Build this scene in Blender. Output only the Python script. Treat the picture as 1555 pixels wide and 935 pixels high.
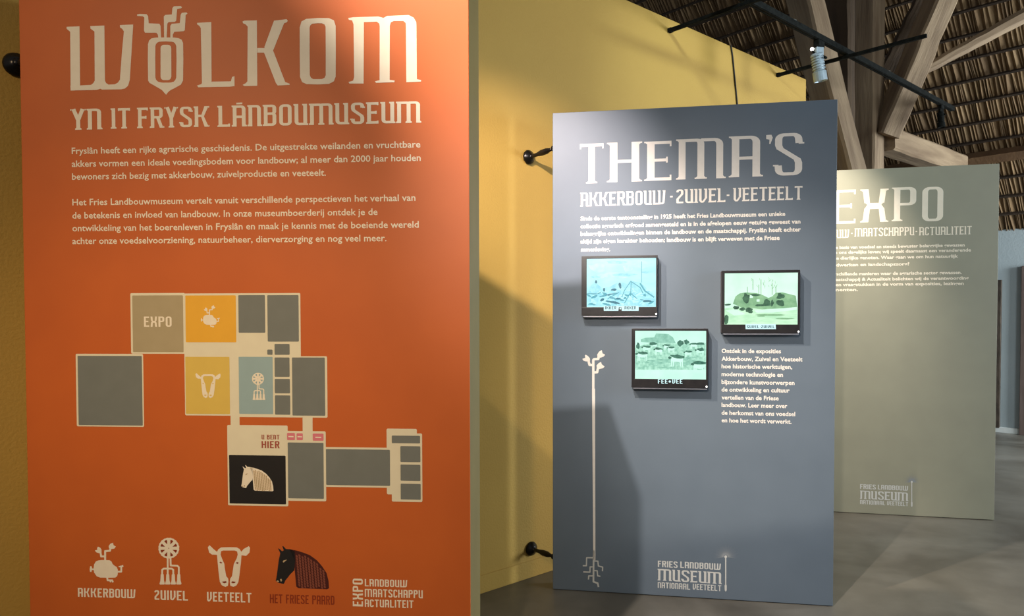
import bpy, bmesh, math, random
from math import sin, cos, tan, pi, atan2, sqrt
from mathutils import Vector, Matrix
from mathutils.geometry import delaunay_2d_cdt
random.seed(7)
for o in list(bpy.data.objects): bpy.data.objects.remove(o)
SC = bpy.context.scene; COL = SC.collection

# ------------------------------------------------------------------ camera
CAM = Vector((0, 0, 1.45)); F = 1109.3; PITCH = 0.025; ROLL = -0.0018; CX = 777.5; CY = 507.4
fw = Vector((0, cos(PITCH), -sin(PITCH))); up0 = Vector((0, sin(PITCH), cos(PITCH))); x0 = Vector((1, 0, 0))
cx_ = x0 * cos(ROLL) + up0 * sin(ROLL); cu_ = -x0 * sin(ROLL) + up0 * cos(ROLL)
cam = bpy.data.objects.new('camera', bpy.data.cameras.new('camera')); COL.objects.link(cam)
M3 = Matrix((cx_, cu_, -fw)).transposed().to_4x4(); M3.translation = CAM
cam.matrix_world = M3
cam.data.sensor_width = 36; cam.data.lens = F / 1555 * 36; cam.data.shift_y = (CY - 467.5) / 1555
cam.data.clip_start = 0.05
SC.camera = cam
# ------------------------------------------------------------------ world, lights, exposure
SC.view_settings.view_transform = 'Standard'; SC.view_settings.look = 'None'
SC.view_settings.exposure = 0.0; SC.view_settings.gamma = 1.0; SC.view_settings.use_curve_mapping = False
w = bpy.data.worlds.new('World'); SC.world = w; w.use_nodes = True
w.node_tree.nodes['Background'].inputs[0].default_value = (0.80, 0.88, 1.0, 1)
w.node_tree.nodes['Background'].inputs[1].default_value = 0.20

def spot(name, loc, target, power, color, angle, blend=0.6, size=0.04):
    l = bpy.data.lights.new(name, 'SPOT'); l.energy = power; l.color = color
    l.spot_size = math.radians(angle); l.spot_blend = blend; l.shadow_soft_size = size
    o = bpy.data.objects.new(name, l); COL.objects.link(o); o.location = loc
    o.rotation_euler = (Vector(target) - Vector(loc)).to_track_quat('-Z', 'Y').to_euler()
    return o
WARM = (1.0, 0.72, 0.42); NEUT = (1.0, 0.88, 0.80); COOL = (0.84, 0.93, 1.0); PINKW = (1.0, 0.86, 0.83)  # most spots below are assumed, placed to give the light and shadow edges
spot('orange_board_lamp', (-0.51, -0.73, 2.62), (-0.84, 2.2, 0.80), 210, WARM, 50, 1.0, 0.04)
spot('orange_board_fill_lamp', (-2.1, -0.5, 3.1), (-1.15, 2.25, 1.85), 120, WARM, 44, 0.95, 0.08)
spot('passage_lamp', (-0.52, -0.81, 2.66), (1.12, 4.0, 1.3), 300, (1.0, 0.88, 0.78), 34, 0.9, 0.04)
spot('slate_board_lamp', (-0.68, 1.10, 3.36), (0.16, 3.85, 2.02), 860, PINKW, 29, 1.0, 0.03)
spot('slate_board_far_lamp', (-1.08, 0.29, 4.9), (0.98, 3.72, 0.85), 1100, NEUT, 26, 0.95, 0.03)
spot('floor_lamp_beam', (-1.75, 1.5, 4.2), (2.3, 3.95, 0.0), 700, (1.0, 0.84, 0.68), 28, 0.8, 0.03)
spot('beige_board_lamp', (2.02, 4.50, 3.25), (2.20, 5.38, 1.8), 250, NEUT, 60, 0.9, 0.03)
spot('yellow_wall_lamp', (1.6, 2.8, 3.9), (1.7, 5.4, 2.6), 92, (0.76, 0.94, 1.0), 75, 0.9, 0.1)
def area(name, loc, target, power, color, sx, sy):
    l = bpy.data.lights.new(name, 'AREA'); l.energy = power; l.color = color; l.shape = 'RECTANGLE'; l.size = sx; l.size_y = sy
    o = bpy.data.objects.new(name, l); COL.objects.link(o); o.location = loc
    o.rotation_euler = (Vector(target) - Vector(loc)).to_track_quat('-Z', 'Y').to_euler()
area('assumed_daylight_fill', (8.5, 4.6, 2.2), (5.2, 8.0, 1.3), 520, COOL, 1.6, 2.2)  # assumed daylight: area light added out of view at right, no window modelled
area('beige_board_cool_fill', (6.5, 0.5, 2.4), (3.0, 5.0, 0.8), 180, COOL, 1.6, 2.2)  # added cool area light out of view, brightens the beige board

# ------------------------------------------------------------------ helpers
def ray(px, py):
    return fw + cx_ * ((px - CX) / F) - cu_ * ((py - CY) / F)
def at_depth(px, py, Y):
    d = ray(px, py); return CAM + d * (Y / d.y)
def at_z(px, py, z=0.0):
    d = ray(px, py); return CAM + d * ((z - CAM.z) / d.z)

def mat(name, col, rough=0.6, metal=0.0, spec=0.5, noise=None, bump=0.0, bscale=60, emit=None, strength=1.0, coord='Object', stretch=(1, 1, 1)):
    m = bpy.data.materials.new(name); m.use_nodes = True
    nt = m.node_tree; b = nt.nodes['Principled BSDF']
    b.inputs['Base Color'].default_value = (*col, 1); b.inputs['Roughness'].default_value = rough
    b.inputs['Metallic'].default_value = metal; b.inputs['Specular IOR Level'].default_value = spec
    tc = nt.nodes.new('ShaderNodeTexCoord'); mp = nt.nodes.new('ShaderNodeMapping'); mp.inputs['Scale'].default_value = stretch
    nt.links.new(tc.outputs[coord], mp.inputs['Vector'])
    if noise:
        col2, scale, detail, lo, hi = noise
        n = nt.nodes.new('ShaderNodeTexNoise'); n.inputs['Scale'].default_value = scale; n.inputs['Detail'].default_value = detail
        nt.links.new(mp.outputs[0], n.inputs['Vector'])
        r = nt.nodes.new('ShaderNodeValToRGB'); r.color_ramp.elements[0].position = lo; r.color_ramp.elements[1].position = hi
        r.color_ramp.elements[0].color = (*col, 1); r.color_ramp.elements[1].color = (*col2, 1)
        nt.links.new(n.outputs['Fac'], r.inputs[0]); nt.links.new(r.outputs[0], b.inputs['Base Color'])
    if bump:
        n2 = nt.nodes.new('ShaderNodeTexNoise'); n2.inputs['Scale'].default_value = bscale; n2.inputs['Detail'].default_value = 6
        nt.links.new(mp.outputs[0], n2.inputs['Vector'])
        bp = nt.nodes.new('ShaderNodeBump'); bp.inputs['Strength'].default_value = bump; bp.inputs['Distance'].default_value = 0.01
        nt.links.new(n2.outputs['Fac'], bp.inputs['Height']); nt.links.new(bp.outputs[0], b.inputs['Normal'])
    if emit:
        b.inputs['Emission Color'].default_value = (*emit, 1); b.inputs['Emission Strength'].default_value = strength
    return m
def lin(r, g, b):
    f = lambda c: ((c / 255 + 0.055) / 1.055) ** 2.4 if c > 10 else c / 255 / 12.92
    return (f(r), f(g), f(b))

M = {}
M['orange'] = mat('orange_laminate', lin(208, 102, 36), 0.5, noise=(lin(202, 98, 35), 6, 2, .3, .7), bump=.03, bscale=400)
M['khaki'] = mat('khaki_side', lin(140, 122, 70), 0.6, noise=(lin(132, 115, 66), 5, 2, .3, .7))
M['slate'] = mat('slate_blue_laminate', lin(103, 116, 128), 0.45, noise=(lin(99, 112, 124), 5, 2, .3, .7), bump=.03, bscale=400)
M['beige'] = mat('beige_grey_laminate', lin(158, 156, 134), 0.45, noise=(lin(153, 151, 130), 5, 2, .3, .7), bump=.03, bscale=400)
M['cream'] = mat('cream_print', lin(250, 238, 214), 0.5, noise=(lin(246, 233, 208), 30, 2, .3, .7))
M['ivory'] = mat('ivory_map_print', lin(238, 230, 200), 0.5, noise=(lin(234, 225, 196), 20, 2, .3, .7))
M['charcoal'] = mat('charcoal_print', lin(122, 126, 120), 0.5, noise=(lin(118, 122, 116), 20, 2, .3, .7))
M['taupe'] = mat('taupe_print', lin(180, 164, 128), 0.5, noise=(lin(176, 160, 124), 20, 2, .3, .7))
M['amber'] = mat('amber_print', lin(244, 182, 52), 0.5, noise=(lin(240, 178, 50), 20, 2, .3, .7))
M['straw'] = mat('straw_print', lin(230, 196, 92), 0.5, noise=(lin(226, 192, 90), 20, 2, .3, .7))
M['sky'] = mat('pale_blue_print', lin(158, 184, 186), 0.5, noise=(lin(155, 180, 182), 20, 2, .3, .7))
M['black_print'] = mat('black_print', lin(30, 26, 24), 0.5, noise=(lin(34, 30, 27), 20, 2, .3, .7))
M['pink'] = mat('pink_print', lin(228, 130, 140), 0.5, noise=(lin(224, 126, 136), 20, 2, .3, .7))
M['brick_red'] = mat('brick_red_print', lin(170, 84, 66), 0.5, noise=(lin(166, 80, 62), 20, 2, .3, .7))
M['rust'] = mat('rust_print', lin(150, 56, 18), 0.5, noise=(lin(140, 50, 16), 60, 2, .3, .7))
M['maroon'] = mat('maroon_print', lin(78, 28, 18), 0.5, noise=(lin(72, 25, 16), 60, 2, .3, .7))
M['mauve'] = mat('mauve_print', lin(140, 76, 56), 0.5, noise=(lin(132, 70, 52), 60, 2, .3, .7))
M['tan_print'] = mat('tan_print', lin(196, 170, 130), 0.5, noise=(lin(190, 164, 124), 60, 2, .3, .7))
M['white_print'] = mat('white_print', lin(214, 214, 208), 0.5, noise=(lin(208, 208, 202), 30, 2, .3, .7))
M['bright_print'] = mat('off_white_print', lin(236, 230, 220), 0.5, noise=(lin(230, 224, 214), 30, 2, .3, .7))
M['faint_print'] = mat('faint_ray_print', lin(150, 155, 158), 0.5, noise=(lin(142, 148, 152), 30, 2, .3, .7))
M['yellow'] = mat('yellow_wall_paint', lin(194, 156, 72), 0.75, noise=(lin(190, 152, 70), 2.5, 4, .3, .7), bump=.25, bscale=90)
M['greyblue'] = mat('grey_blue_wall_paint', lin(178, 189, 190), 0.8, noise=(lin(171, 183, 184), 2.0, 4, .3, .7), bump=.2, bscale=60)
M['white_trim'] = mat('white_skirting_paint', lin(215, 218, 212), 0.6, noise=(lin(205, 210, 204), 8, 3, .3, .7))
M['iron'] = mat('black_iron', (0.008, 0.007, 0.006), 0.28, 0.4, noise=((0.014, 0.011, 0.009), 40, 3, .3, .7))
M['track'] = mat('black_track_paint', (0.006, 0.0065, 0.006), 0.9, spec=.05, noise=((0.016, 0.017, 0.015), 40, 3, .3, .7))
M['housing'] = mat('black_plastic', (0.012, 0.011, 0.012), 0.3, noise=((0.02, 0.018, 0.018), 30, 3, .3, .7))
M['brown_side'] = mat('brown_plastic_side', (0.07, 0.045, 0.042), 0.4, noise=((0.055, 0.036, 0.034), 30, 3, .3, .7))
M['silver'] = mat('silver_strip', (0.7, 0.7, 0.75), 0.35, 0.6, noise=((0.6, 0.6, 0.66), 40, 3, .3, .7))
M['lamp_grey'] = mat('pale_blue_grey_metal', (0.42, 0.5, 0.55), 0.35, 0.3, noise=((0.34, 0.42, 0.46), 40, 3, .3, .7))
M['led'] = mat('white_glow', (1, 1, 1), emit=(1, 0.97, 0.9), strength=6)
M['rope'] = mat('black_cable', (0.012, 0.010, 0.008), 0.5, noise=((0.02, 0.018, 0.014), 40, 3, .3, .7))
M['brown_wood'] = mat('brown_door_wood', lin(112, 96, 88), 0.6, noise=(lin(96, 80, 72), 4, 6, .3, .7), stretch=(6, 6, .6), bump=.2, bscale=30)
M['dark_wood'] = mat('dark_slat_wood', lin(84, 72, 60), 0.6, noise=(lin(44, 36, 28), 5, 6, .35, .75), stretch=(6, 6, 2), bump=.2, bscale=30)
M['timber'] = mat('aged_timber', lin(146, 124, 96), 0.8, noise=(lin(94, 72, 50), 3.0, 8, .35, .75), stretch=(3, 3, .35), bump=.6, bscale=14)
M['dark_timber'] = mat('shaded_aged_timber', lin(84, 66, 46), 0.85, noise=(lin(54, 40, 26), 3.0, 8, .35, .75), stretch=(3, 3, .35), bump=.5, bscale=14)  # darker copy of the aged timber; shade at the back put into the colour
M['batten'] = mat('batten_wood', lin(62, 47, 32), 0.9, noise=(lin(46, 34, 22), 4, 6, .3, .7), bump=.4, bscale=30)
M['purlin'] = mat('brown_purlin_wood', lin(118, 88, 58), 0.8, noise=(lin(90, 64, 40), 4, 6, .3, .7), bump=.4, bscale=30)
def reed_mat():
    m = mat('reed_thatch', lin(120, 96, 66), 0.85, bump=.4, bscale=80)
    nt = m.node_tree; g = nt.nodes.new('ShaderNodeNewGeometry'); r = nt.nodes.new('ShaderNodeValToRGB')
    r.color_ramp.elements[0].color = (*lin(110, 87, 60), 1); r.color_ramp.elements[1].color = (*lin(144, 118, 84), 1)
    e = r.color_ramp.elements.new(.6); e.color = (*lin(124, 98, 66), 1)
    nt.links.new(g.outputs['Random Per Island'], r.inputs[0]); nt.links.new(r.outputs[0], nt.nodes['Principled BSDF'].inputs['Base Color'])
    return m
M['reed'] = reed_mat()
def floor_mat():
    m = mat('smooth_concrete', lin(116, 106, 92), 0.38, bump=.06, bscale=5, coord='Object')
    nt = m.node_tree; b = nt.nodes['Principled BSDF']; tc = [n for n in nt.nodes if n.type == 'TEX_COORD'][0]
    n1 = nt.nodes.new('ShaderNodeTexNoise'); n1.inputs['Scale'].default_value = 1.3; n1.inputs['Detail'].default_value = 5; n1.inputs['Distortion'].default_value = .8
    n2 = nt.nodes.new('ShaderNodeTexNoise'); n2.inputs['Scale'].default_value = 9; n2.inputs['Detail'].default_value = 8
    r1 = nt.nodes.new('ShaderNodeValToRGB'); r1.color_ramp.elements[0].position = .36; r1.color_ramp.elements[1].position = .66
    r1.color_ramp.elements[0].color = (*lin(100, 95, 84), 1); r1.color_ramp.elements[1].color = (*lin(134, 130, 119), 1)
    mx = nt.nodes.new('ShaderNodeMixRGB'); mx.blend_type = 'MULTIPLY'; mx.inputs[0].default_value = .35
    nt.links.new(tc.outputs['Object'], n1.inputs[0]); nt.links.new(tc.outputs['Object'], n2.inputs[0])
    nt.links.new(n1.outputs[0], r1.inputs[0]); nt.links.new(r1.outputs[0], mx.inputs[1]); nt.links.new(n2.outputs[0], mx.inputs[2])
    nt.links.new(mx.outputs[0], b.inputs['Base Color'])
    return m
M['floor'] = floor_mat()

def mesh_obj(name, verts, faces, m, parent=None, smooth=False):
    me = bpy.data.meshes.new(name); me.from_pydata([tuple(v) for v in verts], [], faces); me.update()
    me.materials.append(m)
    if smooth:
        for p in me.polygons: p.use_smooth = True
    o = bpy.data.objects.new(name, me); COL.objects.link(o)
    if parent: o.parent = parent
    return o
def bm_obj(name, bm, m, parent=None, smooth=False):
    me = bpy.data.meshes.new(name); bmesh.ops.recalc_face_normals(bm, faces=bm.faces); bm.to_mesh(me); bm.free(); me.materials.append(m)
    if smooth:
        for p in me.polygons: p.use_smooth = True
    o = bpy.data.objects.new(name, me); COL.objects.link(o)
    if parent: o.parent = parent
    return o
def tag(o, label=None, cat=None, group=None, kind=None):
    if label: o['label'] = label
    if cat: o['category'] = cat
    if group: o['group'] = group
    if kind: o['kind'] = kind
    return o
def empty(name, loc=(0, 0, 0), rz=0):
    o = bpy.data.objects.new(name, None); o.empty_display_size = .1; COL.objects.link(o); o.location = loc; o.rotation_euler = (0, 0, rz); return o
def add_box(bm, x0, x1, y0, y1, z0, z1, bev=0, mtx=None):
    g = bmesh.ops.create_cube(bm, size=1.0)['verts']
    for v in g: v.co = Vector((x0 + (v.co.x + .5) * (x1 - x0), y0 + (v.co.y + .5) * (y1 - y0), z0 + (v.co.z + .5) * (z1 - z0)))
    if bev:
        es = list({e for v in g for e in v.link_edges})
        r = bmesh.ops.bevel(bm, geom=es, offset=bev, segments=2, affect='EDGES', profile=.5); g = list({v for f in r['faces'] for v in f.verts} | {v for v in g if v.is_valid})
    if mtx:
        for v in g: v.co = mtx @ v.co
    return g
def lathe(bm, prof, a, b, n=20):
    """profile (t along a->b in metres, radius)"""
    a = Vector(a); b = Vector(b); d = (b - a).normalized(); q = d.to_track_quat('Z', 'Y').to_matrix()
    rings = []
    for t, r in prof:
        rings.append([bm.verts.new(a + d * t + q @ Vector((r * cos(2 * pi * k / n), r * sin(2 * pi * k / n), 0))) for k in range(n)])
    for i in range(len(rings) - 1):
        for k in range(n): bm.faces.new((rings[i][k], rings[i][(k + 1) % n], rings[i + 1][(k + 1) % n], rings[i + 1][k]))
    bm.faces.new(rings[0]); bm.faces.new(rings[-1])
def beam(name, A, B, w0, h0, m, parent=None, twist=0, bend=0.0, seg=14, w1=None, rough=.005, seed=1, bevel=.09, m2=None):
    """hand-hewn squared timber between two points: chamfered section, wobbling faces"""
    rnd = random.Random(seed); A = Vector(A); B = Vector(B); d = (B - A); L = d.length; d.normalize()
    side = d.cross(Vector((0, 0, 1)));
    if side.length < .1: side = Vector((1, 0, 0))
    side.normalize(); upv = side.cross(d).normalized()
    R = Matrix.Rotation(twist, 3, d); side = R @ side; upv = R @ upv
    vs = []; fs = []
    sec = []
    c = bevel
    for sx, sy in ((-1, -1 + c * 2), (-1, 1 - c * 2), (-1 + c * 2, 1), (1 - c * 2, 1), (1, 1 - c * 2), (1, -1 + c * 2), (1 - c * 2, -1), (-1 + c * 2, -1)): sec.append((sx, sy))
    for i in range(seg + 1):
        t = i / seg; ww = w0 + ((w1 or w0) - w0) * t; hh = h0 * (ww / w0)
        off = side * (bend * sin(pi * t)) + side * rnd.uniform(-rough, rough) + upv * rnd.uniform(-rough, rough)
        for sx, sy in sec:
            vs.append(A + d * (L * t) + off + side * (sx * ww / 2 + rnd.uniform(-rough, rough) * .5) + upv * (sy * hh / 2 + rnd.uniform(-rough, rough) * .5))
    n = len(sec)
    for i in range(seg):
        for k in range(n): fs.append((i * n + k, i * n + (k + 1) % n, (i + 1) * n + (k + 1) % n, (i + 1) * n + k))
    fs.append(tuple(range(n))[::-1]); fs.append(tuple(seg * n + k for k in range(n)))
    # local coordinates along the beam so the grain runs with it
    q = Matrix((side, upv, d)).transposed().to_4x4(); q.translation = A; qi = q.inverted()
    o = mesh_obj(name, [qi @ v for v in vs], fs, m, parent); o.matrix_world = q
    return o

# ------------------------------------------------------------------ setting
e1 = Vector((cos(.7246), sin(.7246), 0)); e2 = Vector((-sin(.7246), cos(.7246), 0))
def ab(a, b, z=0): return e1 * a + e2 * b + Vector((0, 0, z))
bm = bmesh.new(); add_box(bm, -9, 16, -6, 20, -.1, 0)
tag(bm_obj('floor', bm, M['floor']), 'smooth mottled grey-brown concrete floor', kind='structure')
WB = 2.945; WH = 3.40
RZ = .7246
bm = bmesh.new(); add_box(bm, -5.0, 5.86, WB, WB + .12, 0, WH, .004)
wl = bm_obj('wall_left', bm, M['yellow']); wl.rotation_euler[2] = RZ; tag(wl, 'tall yellow painted partition wall behind the boards', kind='structure')
bm = bmesh.new(); add_box(bm, -5.0, 5.86, WB - .006, WB, 0, .095, .002)
o = bm_obj('baseboard_left', bm, M['yellow']); o.rotation_euler[2] = RZ; tag(o, 'thin yellow skirting at the foot of the yellow wall', kind='structure')
FA = 10.49; EH = 2.5; T = 1.036
bm = bmesh.new(); add_box(bm, FA, FA + .15, -6, 12, 0, EH)
wb = bm_obj('wall_back', bm, M['greyblue']); wb.rotation_euler[2] = RZ; tag(wb, 'pale grey-blue plastered wall under the low eave', kind='structure')
bm = bmesh.new(); add_box(bm, FA - .03, FA, -6, 12, 0, .07, .004)
o = bm_obj('baseboard_back', bm, M['white_trim']); o.rotation_euler[2] = RZ; tag(o, 'white skirting along the grey-blue wall', kind='structure')
# roof plane: rises from the eave (a=FA, z=EH) towards decreasing a
th = math.atan(T)
root = empty('ceiling'); tag(root, 'steep reed thatched roof on rows of battens', kind='structure')
root.matrix_world = Matrix.Rotation(RZ, 4, 'Z')
def roofp(s, b, d=0):   # s = distance up the slope from the eave, d = distance below the roof surface
    return Vector((FA - s * cos(th) - d * sin(th), b, EH + s * sin(th) - d * cos(th)))
bm = bmesh.new(); SL = 11.0
vs = [bm.verts.new(roofp(s, b, d)) for d in (-.05, -.25) for (s, b) in ((-.5, -5), (SL, -5), (SL, 12), (-.5, 12))]
for f in ((0, 1, 2, 3), (4, 7, 6, 5), (0, 4, 5, 1), (1, 5, 6, 2), (2, 6, 7, 3), (3, 7, 4, 0)): bm.faces.new([vs[i] for i in f])
bm_obj('roof_deck', bm, M['batten'], root)
SP = .262
bat = bmesh.new()
L0, L1 = -3.5, 10.5
def slab(bm, s0, s1, b0, b1, d0, d1):
    vs = [bm.verts.new(roofp(s, b, d)) for d in (d0, d1) for (s, b) in ((s0, b0), (s1, b0), (s1, b1), (s0, b1))]
    for f in ((0, 1, 2, 3), (4, 7, 6, 5), (0, 4, 5, 1), (1, 5, 6, 2), (2, 6, 7, 3), (3, 7, 4, 0)): bm.faces.new([vs[i] for i in f])
for k in range(1, 38):
    bm = bmesh.new(); nseg = 14
    ring = []
    for i in range(nseg + 1):
        b = L0 + (L1 - L0) * i / nseg; j = random.uniform(-.008, .008)
        ring.append([bm.verts.new(roofp(k * SP + j + ss, b, dd)) for ss, dd in ((-.011, .01), (.011, .01), (.011, .046), (-.011, .046))])
    for i in range(nseg):
        for q in range(4): bm.faces.new((ring[i][q], ring[i][(q + 1) % 4], ring[i + 1][(q + 1) % 4], ring[i + 1][q]))
    bm.faces.new(ring[0]); bm.faces.new(ring[-1])
    bm_obj('batten', bm, M['batten'], root)
# reeds, one wedge per bundle
V = []; Fc = []
for k in range(0, 37):
    b = L0
    drift = random.uniform(-.3, .3)
    while b < L1:
        wd = random.choice((.03, .045, .07, .11)) * random.uniform(.8, 1.3)
        hgt = random.choice((.008, .010, .014, .018, .026)) * random.uniform(.7, 1.1)
        s0 = k * SP - random.uniform(.0, .03); s1 = (k + 1) * SP + random.uniform(-.01, .02); lean = random.uniform(-.015, .02)
        if hgt > 0:
            i0 = len(V)
            V += [roofp(s0, b, -.03), roofp(s0, b + wd, -.03), roofp(s0, b + wd * .5, hgt),
                  roofp(s1, b + lean, -.03), roofp(s1, b + wd + lean, -.03), roofp(s1, b + wd * .5 + lean, hgt * .35 - .01)]
            Fc += [(i0, i0 + 1, i0 + 2), (i0 + 3, i0 + 5, i0 + 4), (i0, i0 + 2, i0 + 5, i0 + 3), (i0 + 1, i0 + 4, i0 + 5, i0 + 2)]
        b += wd * random.uniform(.35, .6)
o = mesh_obj('reed_bundles', V, Fc, M['reed'], root); tag(o, kind='stuff')
# purlin under the roof
bm = bmesh.new(); slab(bm, 4.18 * SP, 4.18 * SP + .11, L0, L1, .065, .17)
o = bm_obj('purlin', bm, M['purlin'], root); tag(o, 'brown squared purlin running under the battens')
# far brown door and dark opening in the back wall
def on_far(px, py):
    d = ray(px, py); n = e1; return CAM + d * ((FA - CAM.dot(n)) / d.dot(n))
def bb(px, py):
    p = on_far(px, py); return p.dot(e2), p.z
bD = bb(1551.5, 500)[0]; zD = bb(1552, 404)[1]
bm = bmesh.new(); add_box(bm, FA - .05, FA - .002, bD - .95, bD, .0, zD, .004)
dr = bm_obj('door_1', bm, M['brown_wood']); dr.rotation_euler[2] = RZ; tag(dr, 'greyish brown wooden door in the grey-blue wall at the right edge', kind='structure')
bm = bmesh.new(); add_box(bm, FA - .07, FA - .05, bD - .9, bD - .82, 1.0, 1.05, .004); bm_obj('door_handle', bm, M['iron'], dr)
bR = bb(1519.5, 600)[0]; bL = bR + .6; zW0 = bb(1517, 649)[1]; zW1 = bb(1517, 425)[1]
bm = bmesh.new(); add_box(bm, FA - .04, FA - .002, bR, bL, zW0, zW1, .003)
o = bm_obj('trim_1', bm, M['dark_wood']); o.rotation_euler[2] = RZ; tag(o, 'dark brown upright timber board on the grey-blue wall beside the beige board', kind='structure')

# ------------------------------------------------------------------ roof timbers
def tb(name, p, q, Yp, Yq, w0, h0, label, **k):
    A = at_depth(*p, Yp); B = at_depth(*q, Yq); o = beam(name, A, B, w0, h0, M['timber'], **k); tag(o, label, 'beam'); return o
def extend(p, q, Yp, Yq, t):  # extends past q
    A = at_depth(*p, Yp); B = at_depth(*q, Yq); return A, A + (B - A) * t
# leaning strut at the end of the yellow wall
A, B = extend((1292, 255), (1224, 0), 6.33, 6.3, 1.25); d = (A - B).normalized(); A2 = A + d * (A.z / -d.z)
A2 = Vector((A2.x, A2.y, 0.0))
o = beam('leaning_timber_strut', A2, B, .25, .19, M['timber'], twist=.3, seed=3, bend=.05, seg=20); tag(o, 'thick pale leaning timber strut rising beside the yellow wall end', 'beam')
X = at_depth(1323, 240, 7.0)
o = beam('timber_post', (X.x, X.y, 0), (X.x - .06, X.y, 5.3), .20, .20, M['timber'], twist=.62, seed=5, seg=20); tag(o, 'upright round-edged timber post behind the beige board', 'beam')
X2 = at_depth(1281, 200, 7.9)
o = beam('timber_post', (X2.x, X2.y, 0), (X2.x - .1, X2.y, 4.93), .34, .30, M['dark_timber'], twist=.9, seed=6, seg=20); tag(o, 'wide dark timber post half hidden behind the leaning strut', 'beam')
A, B = extend((1343, 206), (1428, 0), 6.95, 6.7, 1.25)
o = beam('diagonal_timber_brace', A, B, .25, .20, M['timber'], twist=.7, seed=8, seg=14); tag(o, 'wide diagonal timber brace rising rightwards from the upright post', 'beam')
A, B = extend((1393, 112), (1555, 24), 6.8, 6.8, 1.25)
o = beam('round_timber_pole', A, B, .085, .085, M['timber'], w1=.14, seed=9, bevel=.29, rough=.003); tag(o, 'slender round pole slanting to the upper right from the brace', 'beam')
A = at_depth(1342, 212, 7.0); B = at_depth(1455, 252, 8.45)
o = beam('horizontal_timber_tie', A, B, .20, .22, M['timber'], seed=10, seg=10); tag(o, 'stout timber tie running from the post to the purlin above the beige board', 'beam')
A, B = extend((1346, 112), (1395, 12), 7.3, 7.1, 1.25)
o = beam('diagonal_timber_brace', A, B, .16, .14, M['dark_timber'], seed=11, twist=.5); tag(o, 'thin dark brace behind the wide diagonal brace', 'beam')

# ------------------------------------------------------------------ lettering: a pen-stroke alphabet
def pen(points, s, t, closed=False):
    """polygons of a path drawn with a pen s wide and t tall"""
    out = []; n = len(points); rng = range(n if closed else n - 1)
    dirs = []
    for i in rng:
        (x0, y0), (x1, y1) = points[i], points[(i + 1) % n]
        dx, dy = x1 - x0, y1 - y0; L = sqrt(dx * dx + dy * dy) or 1e-9
        nx, ny = -dy / L * s / 2, dx / L * t / 2; dirs.append(atan2(dy, dx))
        out.append([(x0 + nx, y0 + ny), (x0 - nx, y0 - ny), (x1 - nx, y1 - ny), (x1 + nx, y1 + ny)])
    for i in range(0 if closed else 1, len(dirs)):
        da = abs((dirs[i] - dirs[i - 1] + pi) % (2 * pi) - pi)
        if da > .08:
            x, y = points[i]; out.append([(x + s / 2 * cos(a * pi / 6), y + t / 2 * sin(a * pi / 6)) for a in range(12)])
    return out
def arc(cx, cy, r, a0, a1, n=6):
    return [(cx + r * cos(math.radians(a0 + (a1 - a0) * i / n)), cy + r * sin(math.radians(a0 + (a1 - a0) * i / n))) for i in range(n + 1)]
def box(x0, y0, x1, y1): return [(x0, y0), (x1, y0), (x1, y1), (x0, y1)]
class St:  # style
    def __init__(s, stem, thin, serif, st): s.s = stem; s.t = thin; s.f = serif; s.k = st
TITLE = St(.155, .075, .06, .035); SUB = St(.17, .115, .05, .07); CAP = St(.185, .14, 0, .05)
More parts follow.
